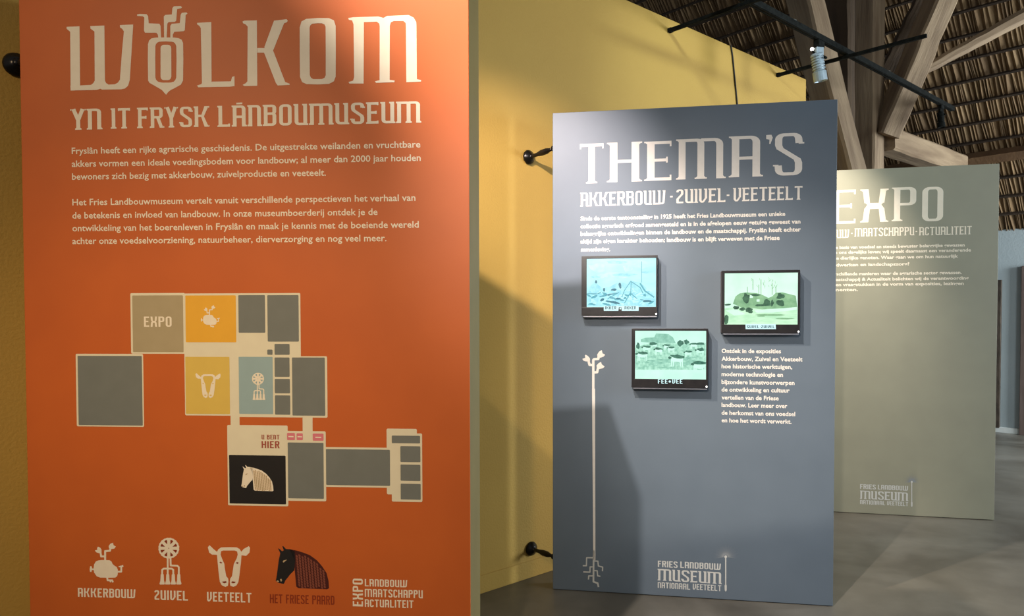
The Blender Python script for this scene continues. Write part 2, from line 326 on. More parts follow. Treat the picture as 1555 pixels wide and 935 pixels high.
def glyph(ch, S):
    s, t, f, k = S.s, S.t, S.f, S.k; P = []; r = .12
    stem = lambda x, y0=0, y1=1: P.append(box(x, y0, x + s, y1))
    def ser(x, y, d):   # small slab at x,y pointing d
        if f:
            y0 = 0 if y == 0 else 1 - k
            P.append([(x, y0), (x + d * f, y0), (x + d * f, y0 + k), (x, y0 + k)])
            yy = k if y == 0 else 1 - k
            P.append([(x, yy), (x + d * f * .55, yy), (x, yy + (f * .6 if y == 0 else -f * .6))])
    def strk(pts, a=s, b=t, c=False): P.extend(pen(pts, a, b, c))
    def rrect(x0, y0, x1, y1, rr=r):
        a, b, c, d = x0 + s / 2, y0 + t / 2, x1 - s / 2, y1 - t / 2
        strk(arc(a + rr, b + rr, rr, 180, 270) + arc(c - rr, b + rr, rr, 270, 360) + arc(c - rr, d - rr, rr, 0, 90) + arc(a + rr, d - rr, rr, 90, 180), c=True)
    def arch(x0, x1, y0=0, rr=r):   # n: right stem with rounded shoulder
        strk([(x0 + s / 2, 1 - t / 2)] + arc(x1 - s / 2 - rr, 1 - t / 2 - rr, rr, 90, 0) + [(x1 - s / 2, y0)])
    def cup(x0, x1, rr=r):          # u bowl from left stem bottom to the right stem
        strk([(x0 + s / 2, 1)] + arc(x0 + s / 2 + rr, t / 2 + rr, rr, 180, 270) + [(x1 - s / 2, t / 2)])
    if ch == ' ': return .28, []
    if ch == '-': P.append(box(.02, .42, .2, .42 + t)); return .22, P
    if ch == '.': P.append(box(.02, .42, .14, .55)); return .16, P
    if ch == "'": P.append([(.0, 1.0), (.15, 1.0), (.17, .9), (.12, .78), (.07, .78), (.09, .88), (.0, .9)]); return .2, P
    if ch == '_': return .0, []
    w = {'O': .56, 'W': .96, 'L': .52, 'K': .66, 'M': 1.0, 'T': .58, 'H': .60, 'E': .50, 'A': .58, 'S': .58, 'X': .62, 'P': .56, 'Y': .56, 'N': .56, 'I': s + .0, 'F': .48, 'R': .58, 'B': .56, 'U': .56, 'Z': .50, 'V': .56, 'D': .56, 'C': .52, 'J': .4, '1': .3, '8': .5, '9': .5, '6': .5, '2': .5}.get(ch, .56)
    if ch == 'O': rrect(0, 0, w, 1)
    elif ch == 'D': stem(0); rrect(0, 0, w, 1, .13); P.append(box(0, 0, s, t)); P.append(box(0, 1 - t, s, 1)); ser(0, 1, -1); ser(0, 0, -1)
    elif ch == 'I': stem(0); [ser(0, y, -1) for y in (0, 1)]; ser(s, 0, 1)
    elif ch == 'L': stem(0); P.append(box(0, 0, w, t)); P.append(box(w - k * 1.1, 0, w, .15)); ser(0, 1, -1); ser(0, 0, -1)
    elif ch in 'EF':
        stem(0); P.append(box(0, 1 - t, w, 1)); P.append(box(0, .52 - t / 2, w * .85, .52 + t / 2)); P.append(box(w - k, .86, w, 1)); ser(0, 1, -1); ser(0, 0, -1)
        if f: P.append(box(w * .85 - k, .45, w * .85, .60))
        if ch == 'E': P.append(box(0, 0, w, t)); P.append(box(w - k, 0, w, .14))
        else: ser(s, 0, 1)
    elif ch == 'T': stem(w / 2 - s / 2); P.append(box(0, 1 - t, w, 1)); P.append(box(0, .87, k, 1)); P.append(box(w - k, .87, w, 1)); ser(w / 2 - s / 2, 0, -1); ser(w / 2 + s / 2, 0, 1)
    elif ch == 'H': stem(0); stem(w - s); P.append(box(0, .52 - t / 2, w, .52 + t / 2)); [ser(0, y, -1) for y in (0, 1)]; [ser(w, y, 1) for y in (0, 1)]
    elif ch == 'N': stem(0); arch(0, w); ser(0, 1, -1); ser(0, 0, -1); ser(w, 0, 1)
    elif ch == 'M':
        m = w / 2 - s / 2; stem(0); arch(0, m + s, rr=.09); arch(m, w); ser(0, 1, -1); ser(0, 0, -1); ser(m, 0, -1); ser(m + s, 0, 1); ser(w, 0, 1)
    elif ch == 'A': stem(0); arch(0, w); P.append(box(0, .46 - t / 2, w, .46 + t / 2)); ser(0, 1, -1); ser(0, 0, -1); ser(w, 0, 1)
    elif ch == 'U': cup(0, w); stem(w - s); ser(0, 1, -1); ser(w - s, 1, -1); ser(w, 0, 1)
    elif ch == 'V': strk([(s / 2, 1), (s / 2, .16), (s / 2 + .08, t / 2), (w * .55, t / 2)]); stem(w - s, .3); strk([(w * .5, t / 2), (w - s / 2, .34)], s * .8, t); ser(0, 1, -1); ser(w - s, 1, -1)
    elif ch == 'W':
        m = w * .42; stem(0); stem(m, .04); P.append(box(0, 0, m + s, t)); 
        P.append([(w - s, 1), (w, 1), (w - .07, .16), (w - .07 - s, .16)]); strk([(m + s / 2, t / 2 + .01)] + arc(w - .07 - s / 2 - .1, t / 2 + .11, .1, 270, 355))
        for x in (0, m, w - s): ser(x, 1, -1)
    elif ch == 'K':
        stem(0); P.append([(w - s * 1.15, 1), (w, 1), (s + .16 + s * .6, .5), (s + .12, .5)]); P.append([(s + .12, .53), (s + .16 + s * .6, .53), (w, 0), (w - s * 1.15, 0)]); P.append(box(s, .48, s + .2, .48 + t))
        [ser(0, y, -1) for y in (0, 1)]; ser(w - .01, 0, 1); ser(w - .01, 1, 1)
    elif ch == 'X':
        for sg in (0, 1):
            a = (lambda y: 1 - y) if sg else (lambda y: y)
            P.append([(0, a(0)), (s, a(0)), (s + .04, a(.42)), (.05, a(.42))]); P.append([(w, a(0)), (w - s, a(0)), (w - s - .04, a(.42)), (w - .05, a(.42))])
            P.append([(.05, a(.40)), (w - .05, a(.40)), (w - .12, a(.52)), (.12, a(.52))]) if not sg else None
            P.append([(.08, a(.42)), (w - .08, a(.42)), (w - .14, a(.49)), (.14, a(.49))]) if sg else None
        for y in (0, 1): ser(0, y, -1); ser(w, y, 1)
    elif ch in 'PRB':
        stem(0); yb = .46 if ch != 'B' else .52
        a, b, c, d = s / 2, yb + t / 2, w - s / 2, 1 - t / 2
        strk([(a, d)] + arc(c - .1, d - .1, .1, 90, 0) + arc(c - .1, b + .1, .1, 0, -90) + [(a, b)]); ser(0, 1, -1); ser(0, 0, -1)
        if ch == 'P': ser(s, 0, 1)
        if ch == 'R': P.append([(w * .45, yb + .02), (w * .45 + s, yb + .02), (w + .02, 0), (w + .02 - s, 0)]); ser(w + .02, 0, 1)
        if ch == 'B': b, d = t / 2, yb + t / 2; strk([(a, d)] + arc(c - .1, d - .1, .1, 90, 0) + arc(c - .1, b + .1, .1, 0, -90) + [(a, b)])
    elif ch == 'C': strk([(w - s / 2, .74)] + arc(w - s / 2 - .1, 1 - t / 2 - .1, .1, 0, 90) + arc(s / 2 + .12, 1 - t / 2 - .12, .12, 90, 180) + arc(s / 2 + .12, t / 2 + .12, .12, 180, 270) + arc(w - s / 2 - .1, t / 2 + .1, .1, 270, 360) + [(w - s / 2, .26)])
    elif ch == 'S':
        strk([(w - s * .45, .76)] + arc(w - s / 2 - .11, 1 - t / 2 - .11, .11, 0, 90) + arc(s / 2 + .11, 1 - t / 2 - .11, .11, 90, 180) + [(s / 2, .72), (s / 2 + .03, .64), (w - s / 2 - .03, .38), (w - s / 2, .30)] + arc(w - s / 2 - .11, t / 2 + .11, .11, 0, -90) + arc(s / 2 + .11, t / 2 + .11, .11, 270, 180) + [(s * .45, .24)])
        if f: P.append(box(w - s * .5, .74, w + .04, .74 + k)); P.append(box(-.04, .26 - k, s * .5, .26))
    elif ch == 'Y': strk([(s / 2, 1), (w / 2 - .0, .46)], s, t * 1.3); strk([(w - s / 2, 1), (w / 2, .46)], s, t * 1.3); stem(w / 2 - s / 2, 0, .5); ser(0, 1, -1); ser(w, 1, 1); ser(w / 2 - s / 2, 0, -1); ser(w / 2 + s / 2, 0, 1)
    elif ch in 'Z2': strk([(s / 2, .8)] + arc(s / 2 + .1, 1 - t / 2 - .1, .1, 180, 90) + arc(w - s / 2 - .1, 1 - t / 2 - .1, .1, 90, 0) + [(w - s / 2, .66), (s / 2, .3), (s / 2, t / 2), (w, t / 2)])
    elif ch in '86': rrect(0, 0, w, .56); rrect(0, .44, w, 1)
    elif ch == '9': rrect(0, .4, w, 1); strk([(w - s / 2, .6), (w - s / 2, t / 2), (0, t / 2)])
    elif ch == '1': stem(.08)
    return w, P
def run_polys(text, S, gap=.13):
    x = 0; out = []
    for i, ch in enumerate(text):
        w, P = glyph(ch, S); out += [[(x + a, b) for a, b in p] for p in P]; x += w + gap
    return out, x - gap

def union2d(polys):
    """one clean flat surface from overlapping outlines"""
    vs = []; fs = []
    for p in polys:
        a = sum(p[i][0] * p[(i + 1) % len(p)][1] - p[(i + 1) % len(p)][0] * p[i][1] for i in range(len(p)))
        if abs(a) < 1e-10: continue
        if a < 0: p = p[::-1]
        i0 = len(vs); vs += [Vector((q[0] * 10, q[1] * 10)) for q in p]; fs.append(list(range(i0, i0 + len(p))))
    r = delaunay_2d_cdt(vs, [], fs, 1, 1e-5)
    faces = []
    for f, of in zip(r[2], r[5]):
        if of: faces.append(tuple(f))
    return [(v.x / 10, v.y / 10) for v in r[0]], faces

# ------------------------------------------------------------------ boards
class Board:
    def __init__(self, name, loc, rz, W, H, Tk, m, side, label):
        self.rz = rz; self.o = Vector(loc); self.W = W; self.H = H
        self.root = empty(name, loc, rz); tag(self.root, label, 'display board')
        bm = bmesh.new(); add_box(bm, 0, W, .006, Tk, 0, H, .003); bm_obj('core', bm, side, self.root)
        bm = bmesh.new(); add_box(bm, 0, W, 0, .006, .004, H, .0015); bm_obj('front_panel', bm, m, self.root)
        self.u = Vector((cos(rz), sin(rz), 0)); self.n = Vector((-sin(rz), cos(rz), 0)); self.z = .0004
    def uv(self, px, py, off=0):
        d = ray(px, py); p = CAM + d * (((self.o + self.n * off) - CAM).dot(self.n) / d.dot(self.n)); q = p - self.o
        return (q.dot(self.u), q.z)
    def polys(self, name, polys, m, layer=1, parent=None, thick=0):
        V, Fc = union2d(polys)
        return mesh_obj(name, [(u, -.0004 * layer, v) for u, v in V], Fc, m, parent or self.root)
    def px(self, name, polys, m, layer=1, parent=None):
        return self.polys(name, [[self.uv(*q) for q in p] for p in polys], m, layer, parent)
    def title(self, name, text, S, p0, p1, hpx, m, layer=1, parent=None, gap=.13, vert=False):
        """run between two baseline pixels with a cap height in pixels at p0"""
        a = self.uv(*p0); b = self.uv(*p1); polys, w = run_polys(text, S, gap)
        if vert:
            h = abs(self.uv(p0[0] - hpx, p0[1])[0] - a[0]); L = b[1] - a[1]; s = L / w
            out = [[(a[0] - y * h, a[1] + x * s) for x, y in p] for p in polys]
        else:
            h = self.uv(p0[0], p0[1] - hpx)[1] - a[1]; L = b[0] - a[0]; s = L / w; v = (a[1] + b[1]) / 2
            out = [[(a[0] + x * s, v + y * h) for x, y in p] for p in polys]
        return self.polys(name, out, m, layer, parent)
    def body(self, name, lines, m, layer=1, bold=.012, parent=None):
        """lines: (text, x0px, baseline y px, x1px, baseline y px, x-height px) set in the built-in sans face"""
        V = []; Fc = []
        for text, xa, ya, xb, yb, xh in lines:
            cu = bpy.data.curves.new('t', 'FONT'); cu.body = text; cu.size = 1; cu.resolution_u = 2; cu.offset = bold
            ob = bpy.data.objects.new('t', cu); COL.objects.link(ob); bpy.context.view_layer.update()
            me = ob.to_mesh(); co = [v.co.copy() for v in me.vertices]; fs = [tuple(p.vertices) for p in me.polygons]; ob.to_mesh_clear()
            bpy.data.objects.remove(ob); bpy.data.curves.remove(cu)
            mn = min(c.x for c in co); mxx = max(c.x for c in co)
            a = self.uv(xa, ya); b = self.uv(xb, yb); s = (b[0] - a[0]) / (mxx - mn); hs = (self.uv(xa, ya - xh)[1] - a[1]) / .52
            vb = (a[1] + b[1]) / 2; i0 = len(V)
            V += [(a[0] + (c.x - mn) * s, -.0004 * layer, vb + c.y * hs) for c in co]; Fc += [tuple(i + i0 for i in f) for f in fs]
        return mesh_obj(name, V, Fc, m, parent or self.root)
    def rrect(self, tl, br, r=.004, flip=False):
        a = self.uv(*tl); b = self.uv(*br); x0, x1, y0, y1 = a[0], b[0], b[1], a[1]
        r = min(r, (x1 - x0) / 3, (y1 - y0) / 3)
        return arc(x0 + r, y0 + r, r, 180, 270, 4) + arc(x1 - r, y0 + r, r, 270, 360, 4) + arc(x1 - r, y1 - r, r, 0, 90, 4) + arc(x0 + r, y1 - r, r, 90, 180, 4)
    def pens(self, name, paths, wpx, m, layer=1, parent=None, extra=()):
        P = []
        for pts in paths: P += pen([tuple(p) for p in pts], wpx, wpx)
        return self.px(name, P + [list(e) for e in extra], m, layer, parent)

BW, BH = 1.4018, 2.5073
OB = Board('orange_welcome_board', (-1.5247, 2.2859, 0), -.0732, BW, BH, .25, M['orange'], M['khaki'], 'tall orange welcome board with cream lettering and a floor plan map')
BB = Board('slate_theme_board', (.2142, 3.8389, 0), -.1685, BW, BH, .10, M['slate'], M['slate'], 'tall slate blue board carrying three picture screens beside the yellow wall')
EB = Board('beige_expo_board', (2.0367, 5.4292, 0), -.2162, BW, BH, .10, M['beige'], M['beige'], 'tall beige-grey board partly hidden behind the slate blue board')

# ---- orange board
def tp(cropx, cropy, ox=80, oy=0, s=4.4533): return (ox + cropx / s, oy + cropy / s)
def title_px(name, polys, m=M['cream'], ox=80, oy=0, s=4.4533, b=OB, layer=1, parent=None):
    return b.px(name, [[tp(x, y, ox, oy, s) for x, y in p] for p in polys], m, layer, parent)
W_ = [[(95, 182), (182, 178), (186, 578), (150, 612), (122, 612), (119, 215), (107, 205), (95, 195)],
      [(122, 612), (120, 580), (186, 578), (260, 574), (275, 562), (285, 545), (354, 545), (362, 562), (378, 572), (420, 570), (440, 560), (455, 540), (522, 540), (510, 580), (490, 598), (465, 604), (335, 606), (322, 600), (300, 608)],
      [(255, 177), (350, 173), (354, 545), (285, 545), (283, 214), (270, 204), (256, 194)],
      [(455, 170), (545, 166), (522, 540), (455, 540), (470, 340), (482, 212), (470, 195), (456, 186)]]
lead = OB.root
title_px('title_letter', W_)
b0 = [[(645, 300), (652, 275), (668, 260), (700, 254), (715, 258), (820, 256), (850, 258), (872, 268), (882, 290), (882, 545), (870, 572), (845, 590), (800, 605), (780, 622), (766, 640), (750, 622), (735, 605), (690, 588), (655, 565), (646, 545)]]
ringo = []
outer = [(645, 300), (652, 275), (668, 260), (700, 254), (760, 253), (820, 254), (850, 258), (872, 268), (882, 290), (884, 400), (882, 545), (868, 572), (825, 596), (797, 610), (780, 624), (768, 641), (752, 624), (738, 608), (690, 580), (655, 560), (646, 545), (644, 400)]
inner = [(695, 312), (699, 298), (708, 288), (722, 282), (762, 280), (805, 282), (820, 286), (830, 296), (836, 312), (838, 400), (836, 525), (830, 540), (820, 552), (800, 558), (785, 559), (768, 559), (750, 559), (735, 558), (712, 552), (700, 540), (695, 525), (694, 400)]
for i in range(len(outer)): j = (i + 1) % len(outer); ringo.append([outer[i], outer[j], inner[j], inner[i]])
ringo.append(arc(752, 325, 22, 180, 270, 3) + arc(780, 325, 22, 270, 360, 3) + [(803, 515)] + arc(780, 520, 22, 0, 90, 3) + arc(752, 520, 22, 90, 180, 3))
ringo += [[(715, 262), (712, 235), (702, 222), (625, 222), (618, 208), (620, 118), (608, 110), (572, 108), (571, 98), (590, 94), (636, 97), (646, 110), (650, 158), (722, 161), (730, 175), (734, 262)],
          [(754, 262), (752, 112), (762, 101), (806, 98), (810, 55), (820, 43), (866, 41), (876, 50), (868, 57), (842, 62), (836, 140), (826, 148), (784, 150), (776, 160), (771, 262)],
          [(796, 262), (796, 175), (806, 161), (860, 157), (866, 100), (874, 87), (905, 84), (912, 92), (900, 102), (894, 205), (886, 211), (822, 216), (813, 235), (812, 262)]]
title_px('title_letter', ringo)
title_px('title_letter', [[(977, 155), (1073, 149), (1075, 550), (1012, 587), (1005, 570), (1010, 560), (1002, 190), (992, 175), (978, 166)], [(977, 578), (1010, 568), (1075, 552), (1205, 550), (1214, 520), (1230, 515), (1230, 582), (1200, 586), (985, 590)]])
t2 = dict(ox=360)
title_px('title_letter', [[(38, 145), (50, 140), (134, 138), (137, 580), (50, 582), (38, 574), (60, 562), (70, 550), (72, 180), (58, 165), (40, 157)], [(137, 325), (185, 325), (198, 310), (245, 340), (200, 358), (183, 356), (137, 356)],
                         [(185, 318), (250, 140), (335, 130), (343, 140), (338, 150), (318, 158), (244, 342), (200, 358)], [(183, 356), (244, 342), (326, 555), (356, 566), (356, 574), (275, 578), (262, 560)]], **t2)
oo = [(425, 175), (436, 145), (465, 128), (545, 122), (625, 123), (652, 135), (667, 165), (668, 345), (667, 520), (655, 548), (628, 566), (550, 571), (470, 571), (440, 555), (426, 525), (424, 345)]
oi = [(492, 190), (495, 175), (505, 162), (520, 158), (545, 157), (570, 158), (590, 163), (598, 180), (600, 345), (600, 510), (594, 525), (580, 533), (548, 535), (515, 533), (502, 525), (494, 510)]
oi = [(491, 188), (495, 172), (508, 161), (545, 157), (575, 158), (592, 166), (599, 182), (600, 345), (600, 508), (592, 526), (575, 534), (548, 535), (515, 535), (500, 526), (492, 508), (491, 345)]
oo = [(424, 185), (436, 145), (468, 128), (545, 122), (622, 123), (655, 138), (667, 175), (668, 345), (667, 518), (655, 550), (622, 567), (548, 571), (470, 569), (440, 555), (426, 520), (424, 345)]
title_px('title_letter', [[oo[i], oo[(i + 1) % 16], oi[(i + 1) % 16], oi[i]] for i in range(16)], **t2)
title_px('title_letter', [[(752, 122), (785, 117), (955, 112), (990, 122), (1015, 108), (1160, 102), (1195, 120), (1212, 150), (1213, 175), (1142, 175), (1140, 155), (1125, 142), (1060, 142), (1040, 152), (1033, 175), (965, 178), (962, 160), (945, 147), (858, 150), (788, 165), (778, 138), (756, 134)],
                         [(788, 160), (858, 148), (856, 565), (760, 565), (754, 555), (785, 545), (792, 520)], [(965, 175), (1033, 172), (1032, 540), (1066, 545), (1064, 556), (940, 560), (932, 550), (964, 542)],
                         [(1142, 172), (1213, 172), (1216, 535), (1245, 542), (1243, 552), (1145, 556)]], **t2)
for tx, a, b, h in (('YN', (109, 197.5), (154, 196), 31.5), ('IT', (170, 195.5), (198, 195), 31), ('FRYSK', (210, 194.5), (317, 192.5), 31), ('LANBOUMUSEUM', (332, 192), (638, 187), 32)):
    OB.title('subtitle_lettering', tx, SUB, a, b, h, M['cream'])
OB.px('accent_mark', [[(359, 156), (368, 155.6), (368, 158.2), (359, 158.6)]], M['cream'])
OB.body('welcome_paragraph', [
    ('Fryslân heeft een rijke agrarische geschiedenis. De uitgestrekte weilanden en vruchtbare', 109, 233, 638.5, 224.5, 7.2),
    ('akkers vormen een ideale voedingsbodem voor landbouw; al meer dan 2000 jaar houden', 109, 252.5, 639, 245, 7.2),
    ('bewoners zich bezig met akkerbouw, zuivelproductie en veeteelt.', 109.5, 272, 495, 267.5, 7.2)], M['cream'], bold=.014)
OB.body('welcome_paragraph', [
    ('Het Fries Landbouwmuseum vertelt vanuit verschillende perspectieven het verhaal van', 110, 310.5, 631, 306, 7.2),
    ('de betekenis en invloed van landbouw. In onze museumboerderij ontdek je de', 110, 330.5, 573.5, 327.5, 7.2),
    ('ontwikkeling van het boerenleven in Fryslân en maak je kennis met de boeiende wereld', 110, 349.5, 636, 347, 7.2),
    ('achter onze voedselvoorziening, natuurbeheer, dierverzorging en nog veel meer.', 110, 369, 587, 367.5, 7.2)], M['cream'], bold=.014)
# map
base = [((115, 537), (219, 648)), ((198, 445), (282, 537)), ((279, 445.5), (457, 548)), ((280, 535), (352, 631)), ((349, 530), (364, 650)), ((361, 540.5), (497.5, 634)),
        ((345, 645), (438, 768.5)), ((459.5, 630), (475, 675)), ((432, 654), (495.5, 761)), ((490, 678.5), (600, 740.5)), ((587, 650.5), (633.5, 751)), ((594.5, 657.5), (641.5, 762))]
mp = OB.polys('floor_plan', [OB.rrect(*r) for r in base], M['ivory'], 1)
for tl, br, m in (((118, 540), (217, 646), 'charcoal'), ((201, 448.5), (279, 534.5), 'taupe'), ((281.5, 448.5), (359, 519.5), 'amber'), ((362, 448), (403, 505), 'charcoal'), ((406, 448), (454, 518.5), 'charcoal'),
                  ((406, 530.5), (414, 538.5), 'charcoal'), ((417, 522), (440, 538.5), 'charcoal'), ((417, 542.5), (440, 572), 'charcoal'), ((417.3, 575), (440.5, 597), 'charcoal'), ((417.6, 600), (441, 629.5), 'charcoal'),
                  ((443.5, 542.5), (494, 631), 'charcoal'), ((281.5, 541.5), (349.5, 628.5), 'straw'), ((362.5, 541.5), (415, 628.5), 'sky'), ((348, 690.5), (434.5, 765.5), 'black_print'), ((436, 657), (448, 668), 'pink'),
                  ((450.5, 657.5), (460, 668), 'pink'), ((475, 658), (491.5, 669), 'pink'), ((437, 671.5), (492, 757), 'charcoal'), ((495, 681.5), (592.5, 737.5), 'charcoal'), ((595, 661), (638, 673), 'charcoal'),
                  ((608, 677), (638.5, 701.5), 'charcoal'), ((608.3, 705), (638.5, 730), 'charcoal'), ((608.5, 734), (639, 758.5), 'charcoal')):
    OB.polys('map_room', [OB.rrect(tl, br, .0025)], M[m], 2, mp)
OB.title('map_lettering', 'EXPO', CAP, (219, 496), (261, 496), 15.5, M['cream'], 3, mp)
OB.title('map_lettering', 'U BENT', CAP, (397.5, 666.5), (424.5, 667), 7, M['brick_red'], 3, mp, gap=.16)
OB.title('map_lettering', 'HIER', CAP, (397.5, 679.5), (424.5, 680.5), 10.5, M['brick_red'], 3, mp, gap=.16)
for q_ in ([(438, 661.6), (446, 661.8), (446, 663.6), (438, 663.4)], [(452, 662), (459, 662.2), (459, 663.8), (452, 663.6)], [(479, 662.8), (488, 663), (488, 664.8), (479, 664.6)]): OB.px('map_lettering', [q_], M['cream'], 3, mp)

def sprout(name, cx, cy, k, m, layer, parent=None, board=OB):
    """turnip-pig sign centred on cx,cy; k = scale (1 = big icon, coordinates from its close-up at 8.9x)"""
    q = lambda x, y: (cx + (x - 365) / 8.906 * k, cy + (y - 430) / 8.906 * k)
    body = [(265, 315), (300, 310), (410, 312), (440, 330), (455, 365), (478, 385), (510, 405), (525, 440), (525, 500), (515, 530), (490, 548), (400, 550), (290, 548), (240, 530), (205, 480), (198, 430), (205, 370), (228, 330)]
    pol = [[q(*p) for p in body]]
    for pts, wd in (([(354, 320), (354, 190), (420, 185), (425, 150)], 26), ([(354, 262), (300, 262), (290, 200)], 26), ([(520, 468), (572, 468), (572, 400), (600, 388)], 24), ([(380, 540), (388, 585), (450, 585), (460, 612)], 24), ([(150, 435), (215, 435)], 22)):
        pol += pen([q(*p) for p in pts], wd / 8.906 * k, wd / 8.906 * k)
    for lf in ([(405, 150), (402, 120), (425, 90), (460, 76), (468, 110), (498, 128), (480, 155), (440, 162)], [(305, 210), (305, 170), (290, 145), (258, 130), (245, 148), (248, 172), (216, 180), (232, 205), (270, 218)],
               [(170, 392), (178, 420), (170, 470), (150, 470), (145, 435), (152, 395)], [(530, 400), (545, 392), (570, 385), (572, 408), (552, 410)], [(415, 590), (440, 590), (430, 615), (415, 605)]):
        pol.append([q(*p) for p in lf])
    return board.px(name, pol, m, layer, parent)
def claw(name, cx, cy, k, m, hole, layer, parent=None):
    q = lambda x, y: (cx + (x - 1215) / 8.906 * k, cy + (y - 330) / 8.906 * k)
    n = 40; disc = [q(1215 + (140 + (3 if i % 2 else -2)) * cos(2 * pi * i / n), 152 + (140 + (3 if i % 2 else -2)) * sin(2 * pi * i / n)) for i in range(n)]
    pol = [disc]
    for pts in ([(1200, 290), (1200, 520)], [(1238, 290), (1240, 385), (1330, 390), (1350, 410), (1350, 520)], [(1125, 520), (1125, 445), (1145, 428), (1255, 428), (1275, 445), (1275, 520)]):
        pol += pen([q(*p) for p in pts], 24 / 8.906 * k, 24 / 8.906 * k)
    for x in (1125, 1200, 1275, 1350):
        pol.append([q(*p) for p in ((x - 20, 505), (x + 20, 505), (x + 24, 590), (x + 36, 630), (x + 30, 643), (x - 30, 643), (x - 36, 630), (x - 24, 590))])
    o = OB.px(name, pol, m, layer, parent)
    hs = []
    for i in range(8):
        a = pi / 8 + i * pi / 4; r0, r1 = 55, 112
        hs.append([q(1215 + r0 * cos(a), 152 + r0 * sin(a)), q(1215 + r1 * cos(a - .19), 152 + r1 * sin(a - .19)), q(1215 + r1 * 1.04 * cos(a), 152 + r1 * 1.04 * sin(a)), q(1215 + r1 * cos(a + .19), 152 + r1 * sin(a + .19))])
    OB.px('hole_mark', hs + [[q(1207, 152), q(1215, 144), q(1223, 152), q(1215, 160)]], hole, layer + 1, o if parent is None else parent)
def cow(name, cx, cy, k, m, hole, layer, parent=None):
    q = lambda x, y: (cx + (x - 1285) / 5.183 * k, cy + (y - 310) / 5.183 * k)
    L = [(1222, 160), (1200, 175), (1188, 200), (1195, 280), (1205, 380), (1212, 430), (1228, 458), (1255, 470), (1275, 462), (1280, 432), (1278, 405), (1262, 385), (1252, 330), (1248, 290), (1228, 245), (1218, 215), (1222, 190), (1240, 184), (1290, 184), (1290, 158)]
    R = [(1290, 158), (1290, 184), (1330, 184), (1348, 192), (1353, 215), (1345, 245), (1322, 290), (1316, 330), (1308, 385), (1294, 405), (1290, 432), (1295, 462), (1318, 470), (1342, 460), (1358, 432), (1366, 380), (1378, 280), (1382, 225), (1384, 200), (1368, 172), (1345, 160)]
    ears = [[(1190, 195), (1165, 175), (1130, 142), (1118, 160), (1128, 200), (1150, 216), (1190, 218)], [(1380, 195), (1400, 172), (1440, 150), (1450, 165), (1445, 200), (1420, 226), (1380, 222)]]
    o = OB.px(name, [[q(*p) for p in P] for P in [L, R] + ears], m, layer, parent)
    OB.px('eye_mark', [[q(*p) for p in P] for P in ([(1208, 275), (1222, 272), (1232, 282), (1220, 287)], [(1338, 282), (1348, 274), (1362, 280), (1352, 290)], [(1232, 428), (1262, 425), (1266, 436), (1248, 442), (1235, 436)], [(1302, 434), (1310, 426), (1338, 430), (1330, 440), (1312, 442)])], hole, layer + 1, o if parent is None else parent)
def horse(cx, cy, k, m, mane, hatch, eye, layer, parent=None, label=None):
    q = lambda x, y: (cx + (x - 510) / 8.5 * k, cy + (y - 400) / 8.5 * k)
    head = [(188, 145), (215, 160), (245, 185), (262, 172), (245, 118), (262, 122), (290, 155), (340, 158), (405, 185), (410, 300), (400, 430), (350, 480), (285, 560), (265, 605), (232, 600), (190, 590), (160, 565), (170, 520), (188, 380), (200, 290), (218, 210)]
    nk = [(340, 158), (430, 175), (510, 200), (600, 235), (690, 300), (760, 380), (815, 465), (840, 560), (848, 660), (825, 675), (450, 660), (425, 640), (405, 430), (400, 300)]
    o = OB.px('horse_head', [[q(*p) for p in head]], m, layer, parent)
    pr = o if parent is None else parent
    OB.px('horse_neck', [[q(*p) for p in nk]], mane, layer, pr)
    H = []
    r_ = random.Random(4)
    for i in range(11):
        for j in range(14):
            x = 425 + i * 37 + j * 3; y = 200 + j * 34 + i * 8 + (17 if i % 2 else 0)
            top = 205 + max(0, (x - 430)) ** 1.75 / 130
            if y < top or y > 640 or x > 820 - max(0, 600 - y) * .12: continue
            H.append([q(*p) for p in ((x - 9, y - 2), (x + 7, y), (x + 19, y + 14), (x + 17, y + 31), (x + 1, y + 31), (x - 9, y + 14))])
    OB.px('mane_pattern', H, hatch, layer + 1, pr)
    OB.px('eye_mark', [[q(*p) for p in P] for P in ([(250, 320), (262, 300), (305, 292), (285, 312), (262, 330)], [(172, 562), (190, 560), (205, 575), (190, 583), (175, 575)], [(215, 545), (235, 540), (242, 560), (230, 580), (222, 565)])], eye, layer + 1, pr)
sprout('potato_pig_sign', 161, 863.4, 1, M['cream'], 1)
claw('milking_claw_sign', 256.5, 852, 1, M['cream'], M['rust'], 1)
cow('cow_head_sign', 348, 859.8, 1, M['cream'], M['rust'], 1)
horse(460, 862, 1, M['black_print'], M['maroon'], M['mauve'], M['tan_print'], 1)
sprout('map_sign', 319, 485.5, .56, M['cream'], 3, mp)
cow('map_sign', 316.3, 585.5, .60, M['cream'], M['straw'], 3, mp)
claw('map_sign', 392, 586.5, .58, M['cream'], M['sky'], 3, mp)
horse(391.5, 726, .605, M['cream'], M['cream'], M['tan_print'], M['tan_print'], 3, mp)
for tx, a, b, h, m in (('AKKERBOUW', (118.5, 905.5), (206, 908.3), 13.5, 'cream'), ('ZUIVEL', (234.8, 910), (285.5, 911.8), 14.5, 'cream'), ('VEETEELT', (314.5, 912.5), (382, 914.8), 14.5, 'cream'), ('HET FRIESE PAARD', (410, 915), (508, 918.2), 13.5, 'rust'),
                       ('LANDBOUW', (554, 889.8), (618.5, 891.5), 11, 'cream'), ('MAATSCHAPPU', (554, 905.3), (642, 908.5), 12, 'cream'), ('ACTUALITEIT', (554, 921), (628, 923), 11.5, 'cream')):
    OB.title('caption_lettering', tx, CAP, a, b, h, M[m])
OB.title('caption_lettering', 'EXPO', CAP, (551.3, 920.5), (551, 878.5), 15.5, M['cream'], vert=True)

